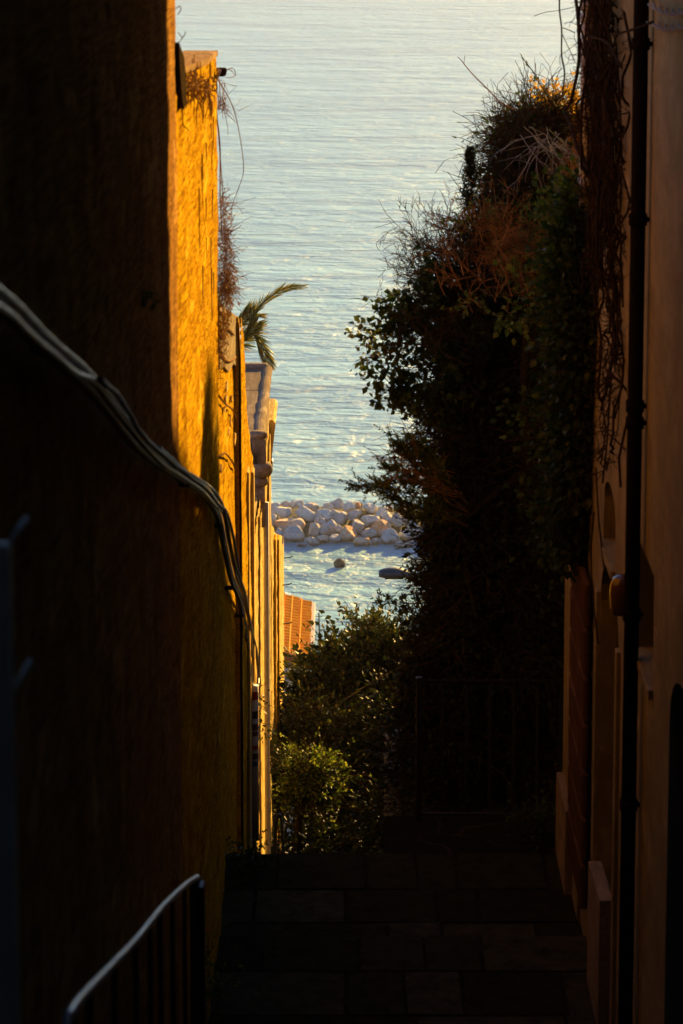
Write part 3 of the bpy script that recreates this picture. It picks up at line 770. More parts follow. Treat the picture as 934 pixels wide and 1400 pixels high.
for h, nm, m in ((dA,'door','door'),(dC,'door','door_blue')):
    d = MB().box(XW+.12, XW+.158, h[0], h[1], h[2], h[3]).build(nm, M[m], t)
    mb = MB(); n = 5
    for k in range(n):
        a = h[0]+(h[1]-h[0])*k/n; mb.rbox(XW+.105, XW+.119, a+.01, a+(h[1]-h[0])/n-.01, h[2]+.02, h[3]-.02, .004)
    mb.build('plank', M[m], d)
    MB().tube([(XW+.09,h[0]+.12,h[2]+1.0),(XW+.09,h[0]+.12,h[2]+1.12)], .012, 8).build('handle', M['grey_steel'], d, True)
for h in (wA, wB):
    w = MB().box(XW+.13, XW+.155, h[0], h[1], h[2], h[3]).build('window', M['glass_dark'], t)
    mb = MB(); f = .05
    for a, b, c, d in ((h[0],h[0]+f,h[2],h[3]),(h[1]-f,h[1],h[2],h[3]),(h[0],h[1],h[2],h[2]+f),(h[0],h[1],h[3]-f,h[3]),((h[0]+h[1])/2-.02,(h[0]+h[1])/2+.02,h[2],h[3])):
        mb.box(XW+.10-.001*(c>h[2]), XW+.129, a, b, c, d)
    mb.build('frame', M['door'], w)
    MB().rbox(XW-.03, XW+.12, h[0]-.04, h[1]+.04, h[2]-.05, h[2]+.002, .006).build('sill', M['right'], w)
# door frame posts (dim lit reveals)
mb = MB()
for h in (dA,):
    MB().rbox(XW-.025, XW+.02, h[1]+.02, h[1]+.12, h[2], h[3]-.3, .006).build('door_post', M['right'], t); MB().rbox(XW-.025, XW+.02, h[0]-.12, h[0]-.02, h[2], h[3]-.3, .006).build('door_post', M['right'], t)
# stepped plinth
for a0, a1, b, e in ((790,776,1115,1175),(841,824,1250,1310)):
    y0, y1 = ay(a0), ay(a1); zt0 = WX(a0, e, XW-.06)[2]; zt1 = WX(a1, b, XW-.06)[2]
    if y1 < YH+.01 or True:
        y1c = min(y1, YH) if a0 > 800 else y1
        mb = MB().prism([(y0, zt0-1.2), (y1c, zt1-1.2), (y1c, zt1), (y0, zt0)], XW-.07, XW+.01)
        if a0 > 800: mb.build('plinth', M['stone'], t)
        else: PL2 = mb
# dark drainpipe
def vpipe(a, ya, yb, X, r, m, parent, collars=(), name='drainpipe'):
    p, q = WX(a, ya, X), WX(a, yb, X); Y = (p[1]+q[1])/2
    Y = WX(a, 700, X)[1]
    z0, z1 = W(a, yb, Y)[2], W(a, ya, Y)[2]
    mb = MB(); mb.tube([(X, Y, z0), (X, Y, z1)], r, 16)
    for c in collars:
        z = W(a, c, Y)[2]; mb.tube([(X,Y,z-.03),(X,Y,z+.03)], r*1.22, 16)
        mb.rbox(X, XW, Y-.012, Y+.012, z-.012, z+.012, .003)
    return mb.build(name, m, parent, True)
vpipe(866, -260, 1420, XW-.06, .040, M['pipe_dark'], t, (60, 300, 555, 578, 840, 1100))
vpipe(795, -260, 420, XW-.055, .042, M['pipe_grey'], t, (8, 24, 250))
# pipe offsets near middle
tn = thing('shade_wall', 'added unseen wall stepping down the slope behind the big bush to shade the left walls', 'wall', (4.1, 30, GZ-12))  # unseen wall added, its top shaped so its shadow crosses the left walls
pf_ = [(19.5,1.0),(24.1,-.2),(26.5,-1.2),(29.4,-1.95),(32.8,-3.7),(36.8,-6.9),(43.8,-12.0),(50,-15)]
MB().prism([(50, GZ-22), (19.5, GZ-22)] + [(a, GZ+b) for a, b in pf_], 3.95, 4.3).build('wall', M['right'], tn)
MB().prism([(a, GZ+b+.001) for a, b in pf_] + [(a, GZ+b+.06) for a, b in reversed(pf_)], 3.9, 4.35).build('coping', M['stone'], tn)
# low gate wall with red-brown blocks beyond the corner
t2 = thing('block_wall', 'low wall of red brown blocks between the house corner and the railing', 'wall', (XW+.2, 19.8, GZ-9))
y0 = YH+.004; y1 = WX(770, 1000, XW-.02)[1]
MB().box(XW-.02, XW+.35, y0, y1, GZ-12, W(780, 650, 19.8)[2]).build('wall', M['right'], t2)
yb = [WX(799,1000,XW-.05)[1], WX(779,1000,XW-.05)[1]]
z = W(788, 1110, 19.9)[2]; zt_ = W(788, 700, 19.9)[2]; k = 0
while z < zt_:
    MB().rbox(XW-.06, XW-.015, yb[0], yb[1], z+.008, z+.302, .014).build('block', M['quoin'], t2); z += .312; k += 1
PL2.build('plinth', M['stone'], t2)
# orange pier behind
Yo = 22.2; a, b = W(753, 155, Yo), W(790, 155, Yo)
t3 = thing('orange_pier', 'orange rendered garden pier behind the climbing stems at the top right', 'pier', ((a[0]+b[0])/2, Yo+.2, GZ-9))
MB().box(a[0], b[0]+.1, Yo, Yo+.4, GZ-10, a[2]).build('shaft', M['orange'], t3)
MB().rbox(a[0]-.02, b[0]+.12, Yo-.02, Yo+.42, a[2]+.001, a[2]+.035, .008).build('cap', M['stone'], t3)
# old boards behind the railing
t4 = thing('board_fence', 'rust coloured upright boards behind the iron railing, in deep shade', 'fence', (1.4, 22.4, GZ-8.2))
x = W(700, 1000, 22.4)[0]
while x < W(792,1000,22.4)[0]:
    w = random.uniform(.10,.14); MB().rbox(x, x+w-.012, 22.4, 22.43, GZ-8.6, W(700, 935+random.uniform(-8,8), 22.4)[2], .004).build('board', M['wood'], t4); x += w
MB().box(W(700,1000,22.4)[0], 1.75, 22.432, 22.47, GZ-7.0, GZ-6.9).build('batten', M['wood'], t4)
# garden retaining body under the bush (fills behind railing)
tag(MB().box(.36, 2.2, 20.85, 23.9, GZ-11, ZL-.28, .05).build('garden_bank', M['earth']), kind='structure')
# iron railing
Yr = 20.72
t = thing('iron_railing', 'dark iron railing with one pale top bar at the end of the landing', 'railing', (1.05, Yr, ZL))
x0, x1 = W(573, 1000, Yr)[0], W(776, 1000, Yr)[0]; zt_ = W(650, 931, Yr)[2]; zb = W(650, 1113, Yr)[2]
MB().rbox(x0, x1, Yr-.018, Yr+.018, zt_-.012, zt_+.008, .003).build('top_bar', M['pipe_dark'], t)
MB().rbox(x0, x1, Yr-.012, Yr+.012, zb-.01, zb+.012, .003).build('bottom_bar', M['dark_iron'], t)
for k in range(7):
    x = x0+(x1-x0)*(k+.0)/6.3
    if k == 0: MB().rbox(x-.022, x+.022, Yr-.022, Yr+.022, ZL-.05, zt_+.03, .004).build('post', M['dark_iron'], t)
    else: MB().rbox(x-.009, x+.009, Yr-.009, Yr+.009, zb+.013, zt_-.013, .002).build('baluster', M['dark_iron'], t)
MB().rbox(x1-.022, x1+.022, Yr-.022, Yr+.022, ZL-.05, zt_+.03, .004).build('post', M['dark_iron'], t)
# wall lamp
q = WX(846, 812, XW-.08)
t = thing('wall_lamp', 'small unlit bulkhead lamp with a shiny glass bowl beside the dark drainpipe', 'lamp', (XW, q[1], q[2]-.12))
MB().rbox(XW-.04, XW, q[1]-.09, q[1]+.09, q[2]-.13, q[2]+.13, .02).build('back_plate', M['dark_iron'], t)
prof = [(.01,-.12),(.045,-.115),(.065,-.08),(.07,0),(.068,.05),(.05,.095),(.02,.11)]
MB().lathe((XW-.06, q[1], q[2]), prof, 20).build('bowl', simple('smoked_glass', (.10,.05,.03), .08, 0, .2, 3, .02), t, True)
# ================================================================== STREET LAMP
YL = 48.0
t = thing('street_lamp', 'street lamp with a flat dark oval head reaching out of the big bush', 'street lamp', (W(600,800,YL)[0], YL, ground_z(0,YL)))
hl, hr = W(518,784,YL), W(569,784,YL); L = hr[0]-hl[0]
V = []; n = 16; st_ = 12
for i in range(st_+1):
    u = i/st_; x = hl[0]+L*u; w = .16*math.sin(PI*min(1,u*1.15+.06))**.55 if u < .8 else .16*math.sin(PI*min(1,.8*1.15+.06))**.55*(1-(u-.8)*1.5)
    w = max(w, .03); zc_ = hl[2]-.01+.02*math.sin(u*PI)-.05*u*.6; hh = .5*w+.03
    for k in range(n):
        a_ = 2*PI*k/n; s_ = math.sin(a_); V.append((x, YL+w*math.cos(a_), zc_ + (hh if s_ > 0 else hh*.75)*s_))
F = [(i*n+k,i*n+(k+1)%n,(i+1)*n+(k+1)%n,(i+1)*n+k) for i in range(st_) for k in range(n)] + [tuple(range(n-1,-1,-1)), tuple(st_*n+k for k in range(n))]
hd = link('lamp_head', V, F, simple('lamp_shell', (.045,.042,.04), .55, 0, .2, 8, .02), t, True)
MB().rbox(hl[0]+.1, hl[0]+.42, YL-.09, YL+.09, hl[2]-.082, hl[2]-.05, .01).build('glass', M['glass_dark'], hd)
xp = W(600,800,YL)[0]
MB().tube(spline([hr+(-.04,0,-.03), hr+(.15,0,-.04), (xp-.05,YL,hr[2]-.2), (xp,YL,hr[2]-.7), (xp,YL,ground_z(0,YL)-.2)], 5), .045, 10).build('pole', M['dark_iron'], t, True)
# ================================================================== FAR HOUSE WITH TILED ROOF
Ya = 74.0
t = thing('tiled_house', 'seaside house with a sunlit orange tiled roof below the yellow wall', 'house', (-2.6, 76, ground_z(0,76)))
A_, B_ = W(388,812,80.2), W(427,826,80.2)     # far verge
zl = W(388,897,74.6); zr = W(424,908,74.6)
xr = (W(425,865,77.4)[0]); xl = -6.0; y0, y1 = zl[1], 80.4
z_at = lambda x: zl[2] + (zr[2]-zl[2])*(x-zl[0])/(zr[0]-zl[0])*1.0
slope = -.33; zx = zl[2]
def rz(x): return zx + slope*(x-zl[0])
n = int((y1-y0)/.29); tw = (y1-y0)/n
mb = MB(); V = []; F = []
xcs = [xl] + [xr-2.05+k*.42 for k in range(5)] + [xr]
for i in range(n):
    yc = y0+tw*(i+.5); endx = xr + random.uniform(-.05,.02)
    for j in range(len(xcs)-1):
        xa, xb = xcs[j], xcs[j+1]+.03
        if j == len(xcs)-2: xb = endx
        lift = .0 
        P0 = np.array([xa, yc, rz(xa)+.0]); P1 = np.array([xb, yc, rz(xb)+.035])
        base = len(V)
        for P_, r_ in ((P0, tw*.40), (P1, tw*.47)):
            for k in range(7):
                a_ = PI*k/6; V.append((P_[0], P_[1]+r_*math.cos(a_), P_[2]+r_*1.05*math.sin(a_)))
        F += [(base+k, base+k+1, base+8+k, base+7+k) for k in range(6)]; F.append(tuple(base+7+k for k in range(7)))
rf = link('roof', V, F, M['tile'], t)
mb = MB(); mb.prism([(y0-.05, 0), (y1, 0), (y1, .05), (y0-.05, .05)], 0, 1); mb = MB()
mb.add([(xl,y0,rz(xl)-.03),(xr,y0,rz(xr)-.03),(xr,y1,rz(xr)-.03),(xl,y1,rz(xl)-.03),(xl,y0,rz(xl)-.13),(xr,y0,rz(xr)-.13),(xr,y1,rz(xr)-.13),(xl,y1,rz(xl)-.13)], [(0,1,2,3),(7,6,5,4),(0,4,5,1),(1,5,6,2),(2,6,7,3),(3,7,4,0)])
mb.build('roof_deck', M['tile'], rf)
mb = MB()
for k in range(5):                          # verge tiles along the near gable edge
    xa = xr-2.1+k*.43; mb.tube([(xa,y0-.03,rz(xa)+.02),(xa+.46,y0-.03,rz(xa+.46)+.05)], .10, 10)
mb.build('verge_tile', simple('verge_terracotta', (.34,.10,.04), .85, 0, .3, 6), rf, True)
mb = MB()
for xm in (W(397,850,77)[0], W(410,850,77)[0]):
    mb.rbox(xm-.018, xm+.022, y0, y1, rz(xm)+.06, rz(xm)+.15, .01)
mb.build('mortar_line', M['mortar'], rf)
MB().rbox(xr-.02, xr+.10, y0+.9, y1, rz(xr)-.16, rz(xr)+.10, .02).build('gutter_board', M['house_white'], t)
MB().box(xl, xr-.12, y0+.1, y1-.1, ground_z(0,y1)-2, rz(xr)-.14).build('wall', M['house_white'], t)
# antenna
q0, q1 = W(436,838,78), W(438,905,78)
t = thing('antenna', 'thin dark antenna mast standing beside the tiled roof', 'antenna', (q1[0], 78, ground_z(0,78)))
MB().tube([q0, q1, (q1[0], 78, ground_z(0,78)-.2)], .02, 6).build('mast', M['dark_iron'], t)
MB().tube([q0+(-.10,0,-.1), q0+(.10,0,-.1)], .01, 5).build('crossbar', M['dark_iron'], t)
# ================================================================== PLANTS
def bld(name, VF, m, parent):
    o = link(name, VF[0], VF[1], m, parent)
    if any(q in name for q in ('twigs', 'stems', 'tendrils', 'roots')): o['kind'] = 'stuff'
    return o
def leafset(blobs, n, size, clus, spread, wid=.55, shell=.35, droop=-.3):
    C, D = blobpts(blobs, n, shell, clus, spread); D = D + RNG.normal(size=D.shape)*.5; D[:,2] += droop
    return leaves(C, D, RNG.uniform(size[0], size[1], n), wid)
def along(P, per, size, wid=.45, spread=.7, fwd=.8, tmin=.3):
    """leaves set along twig polylines"""
    n, K, _ = P.shape; t = RNG.uniform(tmin, 1, (n, per))*(K-1); i = np.minimum(t.astype(int), K-2); f = (t-i)[...,None]
    ii = np.arange(n)[:,None]; a = P[ii,i]; b = P[ii,i+1]; C = (a*(1-f)+b*f).reshape(-1,3); T = (b-a).reshape(-1,3)
    T /= np.linalg.norm(T,axis=1,keepdims=True)+1e-9; D = T*fwd + RNG.normal(size=T.shape)*spread
    return leaves(C, D, RNG.uniform(size[0], size[1], len(C)), wid)
def base(x, Y): return (x, Y, ZL-.3 if Y < 24 else ground_z(x, Y))
def trunkmb(p0, p1, r0, r1, parent, m='bark'):
    p0 = (p0[0], p0[1]+(1.1 if p0[1] < 24 else 0), p0[2])
    P = [np.array(p0)*(1-u)+np.array(p1)*u + (0 if u in (0,1) else 1)*np.array([random.uniform(-.05,.05),random.uniform(-.05,.05),0]) for u in np.linspace(0,1,7)]
    return MB().tube(spline(P,3), list(np.linspace(r0,r1,19)), 8).build('trunk', M[m], parent, True)
# -- big dense overgrown shrub (core)
t = thing('overgrown_shrub', 'huge dark tangled shrub overhanging the right side of the steps', 'shrub', base(1.1,21.6))
core = [B(715,330,22.0,62,85,.5), B(690,320,21.8,38,70,.35), B(780,640,22,45,150,.5), B(790,850,22,35,120,.4), B(660,430,21.6,32,60,.3), B(700,470,21.9,95,110,.6), B(690,620,21.9,105,110,.6), B(690,770,21.9,105,110,.6), B(700,880,21.9,110,90,.6), B(740,380,22,60,90,.5), B(650,520,21.6,60,90,.4), B(640,700,21.7,42,120,.4), B(632,850,21.7,40,80,.4), B(720,1000,22.0,70,80,.4), B(620,1000,21.8,60,100,.35), B(556,1095,21.5,16,55,.25), B(640,1075,22.0,70,40,.3), B(560,1040,22.4,30,90,.3), B(590,940,22,40,80,.35)]
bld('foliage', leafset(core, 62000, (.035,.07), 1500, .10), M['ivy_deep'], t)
P, r = twigmass(core, 14000, (.25,.7), (.003,.006), .7, .1, .35)
bld('twigs', tubes(P, r, r*.4), M['twig'], t)
trunkmb(base(1.1,21.8), W(690,600,21.9), .09, .03, t)
pts = [W(a,b,21.3) for a,b in ((720,640),(690,665),(660,690),(630,715),(600,735),(575,736),(563,737))]
MB().tube(spline(pts,5), [.022-.016*i/30 for i in range(31)], 7).build('branch', M['bark'], t, True)
# -- bare twiggy shrub fanning left
t = thing('bare_shrub', 'leafless shrub with fine twigs fanning out to the left over the sea', 'shrub', base(.95,21.3))
n = 60; s0 = W(650,425,21.2); st0 = s0 + RNG.normal(size=(n,3))*np.array([.06,.08,.18])
ang = np.linspace(R(100), R(185), n) + RNG.normal(size=n)*.12
D = np.stack([np.cos(ang), RNG.normal(size=n)*.3, np.sin(ang)], 1)
P, r0, r1 = branchy(st0, D, RNG.uniform(.24,.50,n), .007, 4, 4, .5, .15, .5, .62)
bld('twigs', tubes(P, r0, r1), M['twig'], t); trunkmb(base(.95,21.3), s0, .04, .015, t)
# -- russet twig clump
t = thing('russet_shrub', 'upright russet twigs glowing in the sun near the top of the green mass', 'shrub', base(1.3,21.2))
n = 110; s0 = W(725,390,20.9); st0 = s0 + RNG.normal(size=(n,3))*np.array([.26,.12,.12])
D = np.stack([RNG.normal(size=n)*.38-.28, RNG.normal(size=n)*.3, np.ones(n)], 1)
P, r0, r1 = branchy(st0, D, RNG.uniform(.16,.36,n), .006, 4, 3, .5, .15, .45, .7)
bld('twigs', tubes(P, r0, r1), M['twig_red'], t); trunkmb(base(1.3,21.2), s0, .05, .02, t)
bld('leaves', along(P[::6], 2, (.03,.05)), M['lime'], t)
# -- small cypress
t = thing('small_cypress', 'narrow pointed young cypress rising between the bare twigs', 'cypress', base(.95,21.0))
s0, s1 = W(650,520,21.0), W(643,205,21.0); n = 420; u = RNG.random(n)**.8
c = s0[None]*(1-u[:,None]) + s1[None]*u[:,None]; rad = px(38,21)*(1-u)**.75
an = RNG.uniform(0,2*PI,n); D = np.stack([np.cos(an), np.sin(an), np.full(n,1.1)],1)
P = curls(n, c, D, rad*1.35+.03, 6, .2, .6)
bld('foliage', cat(along(P, 16, (.015,.03), .35, .6, .9, .1)), M['ivy_deep'], t); trunkmb(base(.95,21.0), s1, .035, .004, t)
# -- creeper crown on top of the pier
t = thing('tangled_creeper', 'tangled half dry creeper heaped over the orange pier at the top right', 'creeper', base(1.55,21.8))
bl = [B(708,202,21.7,40,36,.3), B(740,165,21.8,45,25,.3), B(700,238,21.6,30,30,.25), B(762,156,21.8,24,12,.2)]
P, r = twigmass(bl, 1700, (.25,.65), (.0025,.005), 1.1, -.1, .5, (-.15,0,.1))
bld('stems', tubes(P, r, r*.5), M['twig'], t)
bld('leaves', cat(leafset(bl, 1000, (.03,.06), 45, .06), along(P[:250], 3, (.03,.05))), M['ivy'], t)
bl = [B(760,135,21.8,22,14,.15), B(745,122,21.8,12,8,.1), B(722,132,21.7,7,9,.06), B(669,222,21.5,9,8,.05), B(775,140,21.8,10,12,.1)]
bld('yellow_leaves', leafset(bl, 420, (.03,.055), 40, .04), M['yellow'], t)
pts = [W(a,b,21.6) for a,b in ((705,150),(685,140),(665,120),(645,100),(632,84),(626,78))]
MB().tube(spline(pts,5), [.007-.005*i/25 for i in range(26)], 5).build('long_shoot', M['twig_dry'], t)
MB().tube([W(634,88,21.6), W(636,76,21.6)], .002, 4).build('shoot_tip', M['twig_dry'], t)
pts = [W(a,b,21.5) for a,b in ((745,175),(738,215),(740,260),(746,300),(752,340))]
MB().tube(spline(pts,5), .05, 8).build('thick_stem', M['bark'], t, True)
n = 26; st0 = W(750,190,21.2) + RNG.normal(size=(n,3))*np.array([.1,.08,.05])
D = np.stack([RNG.normal(size=n)*.7, RNG.normal(size=n)*.3, -np.ones(n)*.5],1)
P, r0, r1 = branchy(st0, D, .3, .004, 2, 3, .5, -.4, .4); bld('grey_stems', tubes(P, r0, r1), M['twig_grey'], t)
trunkmb(base(1.55,21.8), W(740,230,21.7), .06, .04, t)
# -- ivy curtain on the right, light on some leaves put into a brighter leaf colour
t = thing('ivy_curtain', 'green ivy curtain hanging below the grey pipe, a few leaves coloured as if catching light', 'ivy', base(1.5,20.9))
bl = [B(794,340,18.4,13,70,.15,.35), B(796,430,18.3,15,90,.15,.6), B(796,580,18.4,14,110,.15,.5), B(790,700,18.6,14,60,.15,.3), B(770,300,20.9,32,55,.3), B(730,330,20.9,30,20,.25), B(745,400,20.9,45,50,.3), B(770,480,20.9,35,70,.3), B(735,480,20.8,30,35,.3), B(780,600,20.8,22,90,.25), B(745,560,20.9,30,50,.25), B(760,700,20.9,30,60,.25), B(745,640,21,40,60,.25)]
bld('foliage', leafset(bl, 20000, (.035,.07), 330, .09, .8), M['ivy'], t)
bl2 = [B(758,290,20.7,16,22,.12), B(760,330,20.7,20,12,.12), B(725,365,20.6,28,12,.12), B(700,432,20.6,20,15,.12), B(650,404,20.9,14,9,.1), B(775,250,20.7,12,18,.1), B(790,245,20.7,14,14,.1), B(740,400,20.6,22,14,.1)]
bld('bright_leaves', leafset(bl2, 520, (.04,.065), 60, .05, .8), M['lime'], t)
P, r = twigmass(bl, 900, (.3,.8), (.002,.004), .6, -.4, .4); bld('stems', tubes(P, r, r*.5), M['twig'], t)
# -- leafy branch reaching left
t = thing('leafy_branch_shrub', 'broad leaved ivy bough reaching far left over the sea', 'ivy bough', base(.9,21.2))
lb = [((640,455),(600,430),(560,425),(530,425)), ((640,480),(590,450),(550,440),(505,460)), ((640,500),(590,475),(550,470),(515,470)), ((645,520),(600,540),(560,530),(520,545)), ((650,520),(600,550),(560,540),(515,490)), ((650,420),(610,400),(580,400),(560,420)), ((640,550),(600,570),(570,560),(540,550)), ((640,390),(600,370),(580,380),(570,400)), ((650,540),(605,548),(560,548),(500,488)), ((640,470),(610,420),(580,440),(545,490))]
PP = []; mbb = MB()
for q in lb:
    c = spline([W(a,b,21.2+random.uniform(-.25,.15)) for a,b in q], 5); mbb.tube(c, list(np.linspace(.007,.0025,len(c))), 5); PP.append(c[:6]); PP.append(c[5:11]); PP.append(c[10:16])
mbb.build('branch', M['twig'], t)
PP = np.array(PP); n = 300; idx = RNG.integers(0,len(PP),n); k = RNG.integers(0,6,n)
P, r0, r1 = branchy(PP[idx,k], RNG.normal(size=(n,3))*np.array([.7,.6,.8]) + np.array([-.3,0,.1]), RNG.uniform(.05,.16,n), .003, 2, 2, .5, .0, .5)
bld('twigs', tubes(P, r0, r1), M['twig'], t)
f1 = along(P, 3, (.035,.065), .8, .9, .4, .2); bl = [B(615,470,21.3,26,75,.25), B(600,425,21.3,18,20,.2), B(568,432,21.2,22,10,.2), B(575,472,21.2,26,14,.2), B(600,545,21.3,28,30,.2), B(548,528,21.2,24,11,.15), B(535,500,21.2,10,12,.1)]
f2 = leafset(bl, 1100, (.035,.065), 70, .05, .8)
bld('foliage', cat(f1, f2), M['ivy'], t)
bl = [B(507,452,21.1,13,11,.08), B(520,470,21.1,16,12,.08), B(500,490,21.1,10,10,.06), B(535,462,21.1,14,12,.08), B(537,380,21.1,5,3,.02)]
bld('bright_leaves', leafset(bl, 190, (.035,.06), 26, .04, .8), M['laurel'], t)
pts = [W(a,b,21.1) for a,b in ((565,398),(553,396),(545,390),(538,380))]
MB().tube(spline(pts,4), .0025, 4).build('shoot', M['twig_dry'], t)
n = 60; st0 = W(640,560,21.3) + RNG.normal(size=(n,3))*np.array([.1,.1,.22]); D = np.stack([-np.ones(n), RNG.normal(size=n)*.3, RNG.normal(size=n)*.4],1)
P, r0, r1 = branchy(st0, D, RNG.uniform(.2,.35,n), .004, 3, 3, .35, -.1, .4); bld('bare_twigs', tubes(P, r0, r1), M['twig'], t)
# -- juniper
t = thing('juniper', 'juniper sprays with yellow green tips reaching left just above the breakwater', 'juniper', base(.8,21.0))
jb = [((640,700),(600,665),(570,640),(535,598)), ((640,700),(600,680),(560,650),(528,640)), ((640,705),(590,690),(540,668),(486,665)), ((640,690),(600,650),(590,620),(560,608)), ((640,720),(590,700),(560,690),(530,675)), ((640,720),(600,700),(570,710),(545,690)), ((630,690),(590,670),(560,660),(520,662)), ((640,690),(600,640),(575,625),(548,612))]
mbb = MB(); PP = []
for q in jb:
    c = spline([W(a,b,21.0+random.uniform(-.15,.15)) for a,b in q], 5); mbb.tube(c, list(np.linspace(.007,.002,len(c))), 5); PP += [c[3:9], c[8:14], c[10:16]]
mbb.build('branch', M['twig'], t); PP = np.array(PP)
n = 620; idx = RNG.integers(0,len(PP),n); k = RNG.integers(0,6,n)
tg = PP[idx,5]-PP[idx,0]; tg /= np.linalg.norm(tg,axis=1,keepdims=True)
P = curls(n, PP[idx,k], tg + RNG.normal(size=(n,3))*.45, RNG.uniform(.05,.17,n), 6, .3, .2)
bld('foliage', along(P, 34, (.014,.03), .32, .5, .9, .05), M['juniper'], t); bld('twigs', tubes(P, np.full(n,.002), np.full(n,.001)), M['twig'], t)
n = 12; st0 = W(620,660,21.0)+RNG.normal(size=(n,3))*.06; D = np.stack([-np.ones(n), RNG.normal(size=n)*.2, RNG.uniform(-.1,.7,n)],1)
P, r0, r1 = branchy(st0, D, .34, .004, 3, 3, .35, .1, .4, .6); bld('bare_twigs', tubes(P, r0, r1), M['twig_red'], t)
# -- laurel sprigs right of centre, above the railing
t = thing('laurel_shrub', 'shrub with small oval leaves under the street lamp head', 'shrub', base(.7,22.2))
lb = [((620,850),(590,830),(560,832),(518,820)), ((620,870),(590,860),(565,850),(548,858)), ((600,840),(585,815),(575,795),(560,790)), ((610,820),(590,800),(585,790),(575,775)), ((620,900),(580,880),(560,880),(540,890)), ((600,760),(585,750),(578,762),(570,790))]
mbb = MB(); PP = []
for q in lb:
    c = spline([W(a,b,22.0+random.uniform(-.2,.2)) for a,b in q], 5); mbb.tube(c, list(np.linspace(.006,.002,len(c))), 5); PP += [c[0:6], c[5:11], c[10:16]]
mbb.build('branch', M['twig'], t); PP = np.array(PP)
n = 170; idx = RNG.integers(0,len(PP),n); k = RNG.integers(0,6,n)
P = curls(n, PP[idx,k], RNG.normal(size=(n,3))*.6+np.array([-.3,0,.35]), RNG.uniform(.05,.18,n), 6, .3, .3)
bl = [B(612,830,22,24,70,.3), B(598,880,22,26,50,.3), B(575,925,22,32,36,.3), B(604,760,22,12,60,.2)]
bld('foliage', cat(along(P, 10, (.03,.05), .38, .6, .7, .1), along(PP, 10, (.03,.05), .38, .6, .7, .1), leafset(bl, 5200, (.03,.05), 260, .07, .4)), M['laurel'], t)
bld('twigs', tubes(P, np.full(n,.002), np.full(n,.001)), M['twig'], t)
# -- lower shrubs beyond the drop of the steps
def bushy(name, label, Y, bl, nl, size, m, clus, spread, wid=.42, sprigs=None, tw=600, grp='shrubs below the steps', dense=None):
    c = bl[0][0]; t = thing(name, label, 'shrub', (c[0], Y, ground_z(c[0], Y)), grp)
    L = [leafset(bl, nl, size, clus, spread, wid)]
    P, r = twigmass(bl, tw, (.3,.7), (.003,.007), .5, .5, .4)
    L.append(along(P, 6, size, wid, .6, .7, .2))
    if sprigs:
        PP = []
        for q in sprigs:
            cc = spline([W(a,b,Y+random.uniform(-.4,.2)) for a,b in q], 5); PP += [cc[0:6], cc[5:11], cc[10:16]]
        PP = np.array(PP); n = 22*len(sprigs); idx = RNG.integers(0,len(PP),n); k = RNG.integers(0,6,n)
        tg = PP[idx,5]-PP[idx,0]; tg /= np.linalg.norm(tg,axis=1,keepdims=True)
        P2 = curls(n, PP[idx,k], tg+RNG.normal(size=(n,3))*.6, RNG.uniform(.1,.28,n), 6, .3, .3)
        L += [along(P2, 9, size, wid, .6, .7, .1), along(PP, 10, size, wid, .6, .7, .1)]
        P = np.concatenate([P, P2, PP]); r = np.concatenate([r, np.full(len(P2)+len(PP), .005)])
    bld('foliage', cat(*L), M[m], t); bld('twigs', tubes(P, r, r*.4), M['twig'], t)
    trunkmb((c[0], Y, ground_z(c[0],Y)-.1), c, .07, .03, t)
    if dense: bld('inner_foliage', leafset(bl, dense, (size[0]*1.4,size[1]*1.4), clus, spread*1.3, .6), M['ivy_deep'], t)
    return t
bushy('olive_shrub', 'olive shrub with upright sprigs against the sea below the tiled roof', 36,
  [B(470,950,36,75,50,.9), B(425,1005,36,36,34,.8), B(530,935,36,55,50,.9), B(412,985,36,22,20,.5), B(490,905,36,50,25,.7), B(545,900,36,34,34,.6), B(520,895,36,22,26,.4), B(450,905,36,16,18,.3)], 15000, (.05,.085), 'laurel', 700, .14, .38,
  [((520,900),(500,870),(490,850),(472,832)), ((540,900),(530,870),(515,855),(500,848)), ((555,900),(545,880),(540,870),(530,860)), ((480,900),(470,890),(460,880),(452,874)), ((450,925),(440,915),(434,905),(430,898)), ((500,905),(497,890),(490,880),(483,872)), ((540,910),(545,895),(538,880),(548,868)), ((515,890),(512,870),(508,858),(512,846))], 700, dense=9000)
bushy('bright_shrub', 'small leaved bright green shrub lit by the sun beside the foot of the yellow wall', 31,
  [B(412,1050,31,16,14,.3), B(438,1042,31,14,10,.25), B(425,1066,31,20,12,.3), B(402,1078,31,14,14,.3), B(446,1070,31.3,16,12,.3), B(418,1092,31,24,10,.3), B(455,1055,31.5,10,9,.2), B(400,1040,31.2,8,10,.2)], 3000, (.03,.05), 'lime', 90, .05, .7, None, 160, dense=2500)
bushy('green_shrub', 'middle green shrub between the olive sprigs and the bright green shrub', 34,
  [B(432,975,34,18,8,.3), B(408,985,34,12,10,.3), B(455,985,34,16,8,.3), B(400,1004,34,10,8,.3), B(438,998,34,24,7,.3)], 1800, (.03,.055), 'laurel', 70, .06, .7, None, 150)
bushy('dark_shrub', 'dark leafy shrub filling the gap left of the railing post', 33,
  [B(520,1050,34,60,75,.9), B(545,1000,34,50,70,.9), B(480,1140,33,80,40,.8), B(430,1175,31,60,36,.7), B(530,1130,32,50,60,.7), B(455,1040,38,60,60,.6)], 16000, (.05,.09), 'ivy_deep', 700, .14, .6, None, 900)
bushy('hillside_shrub', 'dark hillside shrub behind the olive sprigs and left of the railing', 42,
  [B(470,1010,43,90,70,1.2), B(560,980,42,60,80,1.2), B(420,1060,41,40,80,1), B(640,960,42,80,90,1.5)], 9000, (.07,.13), 'ivy_deep', 500, .2, .6, None, 400)
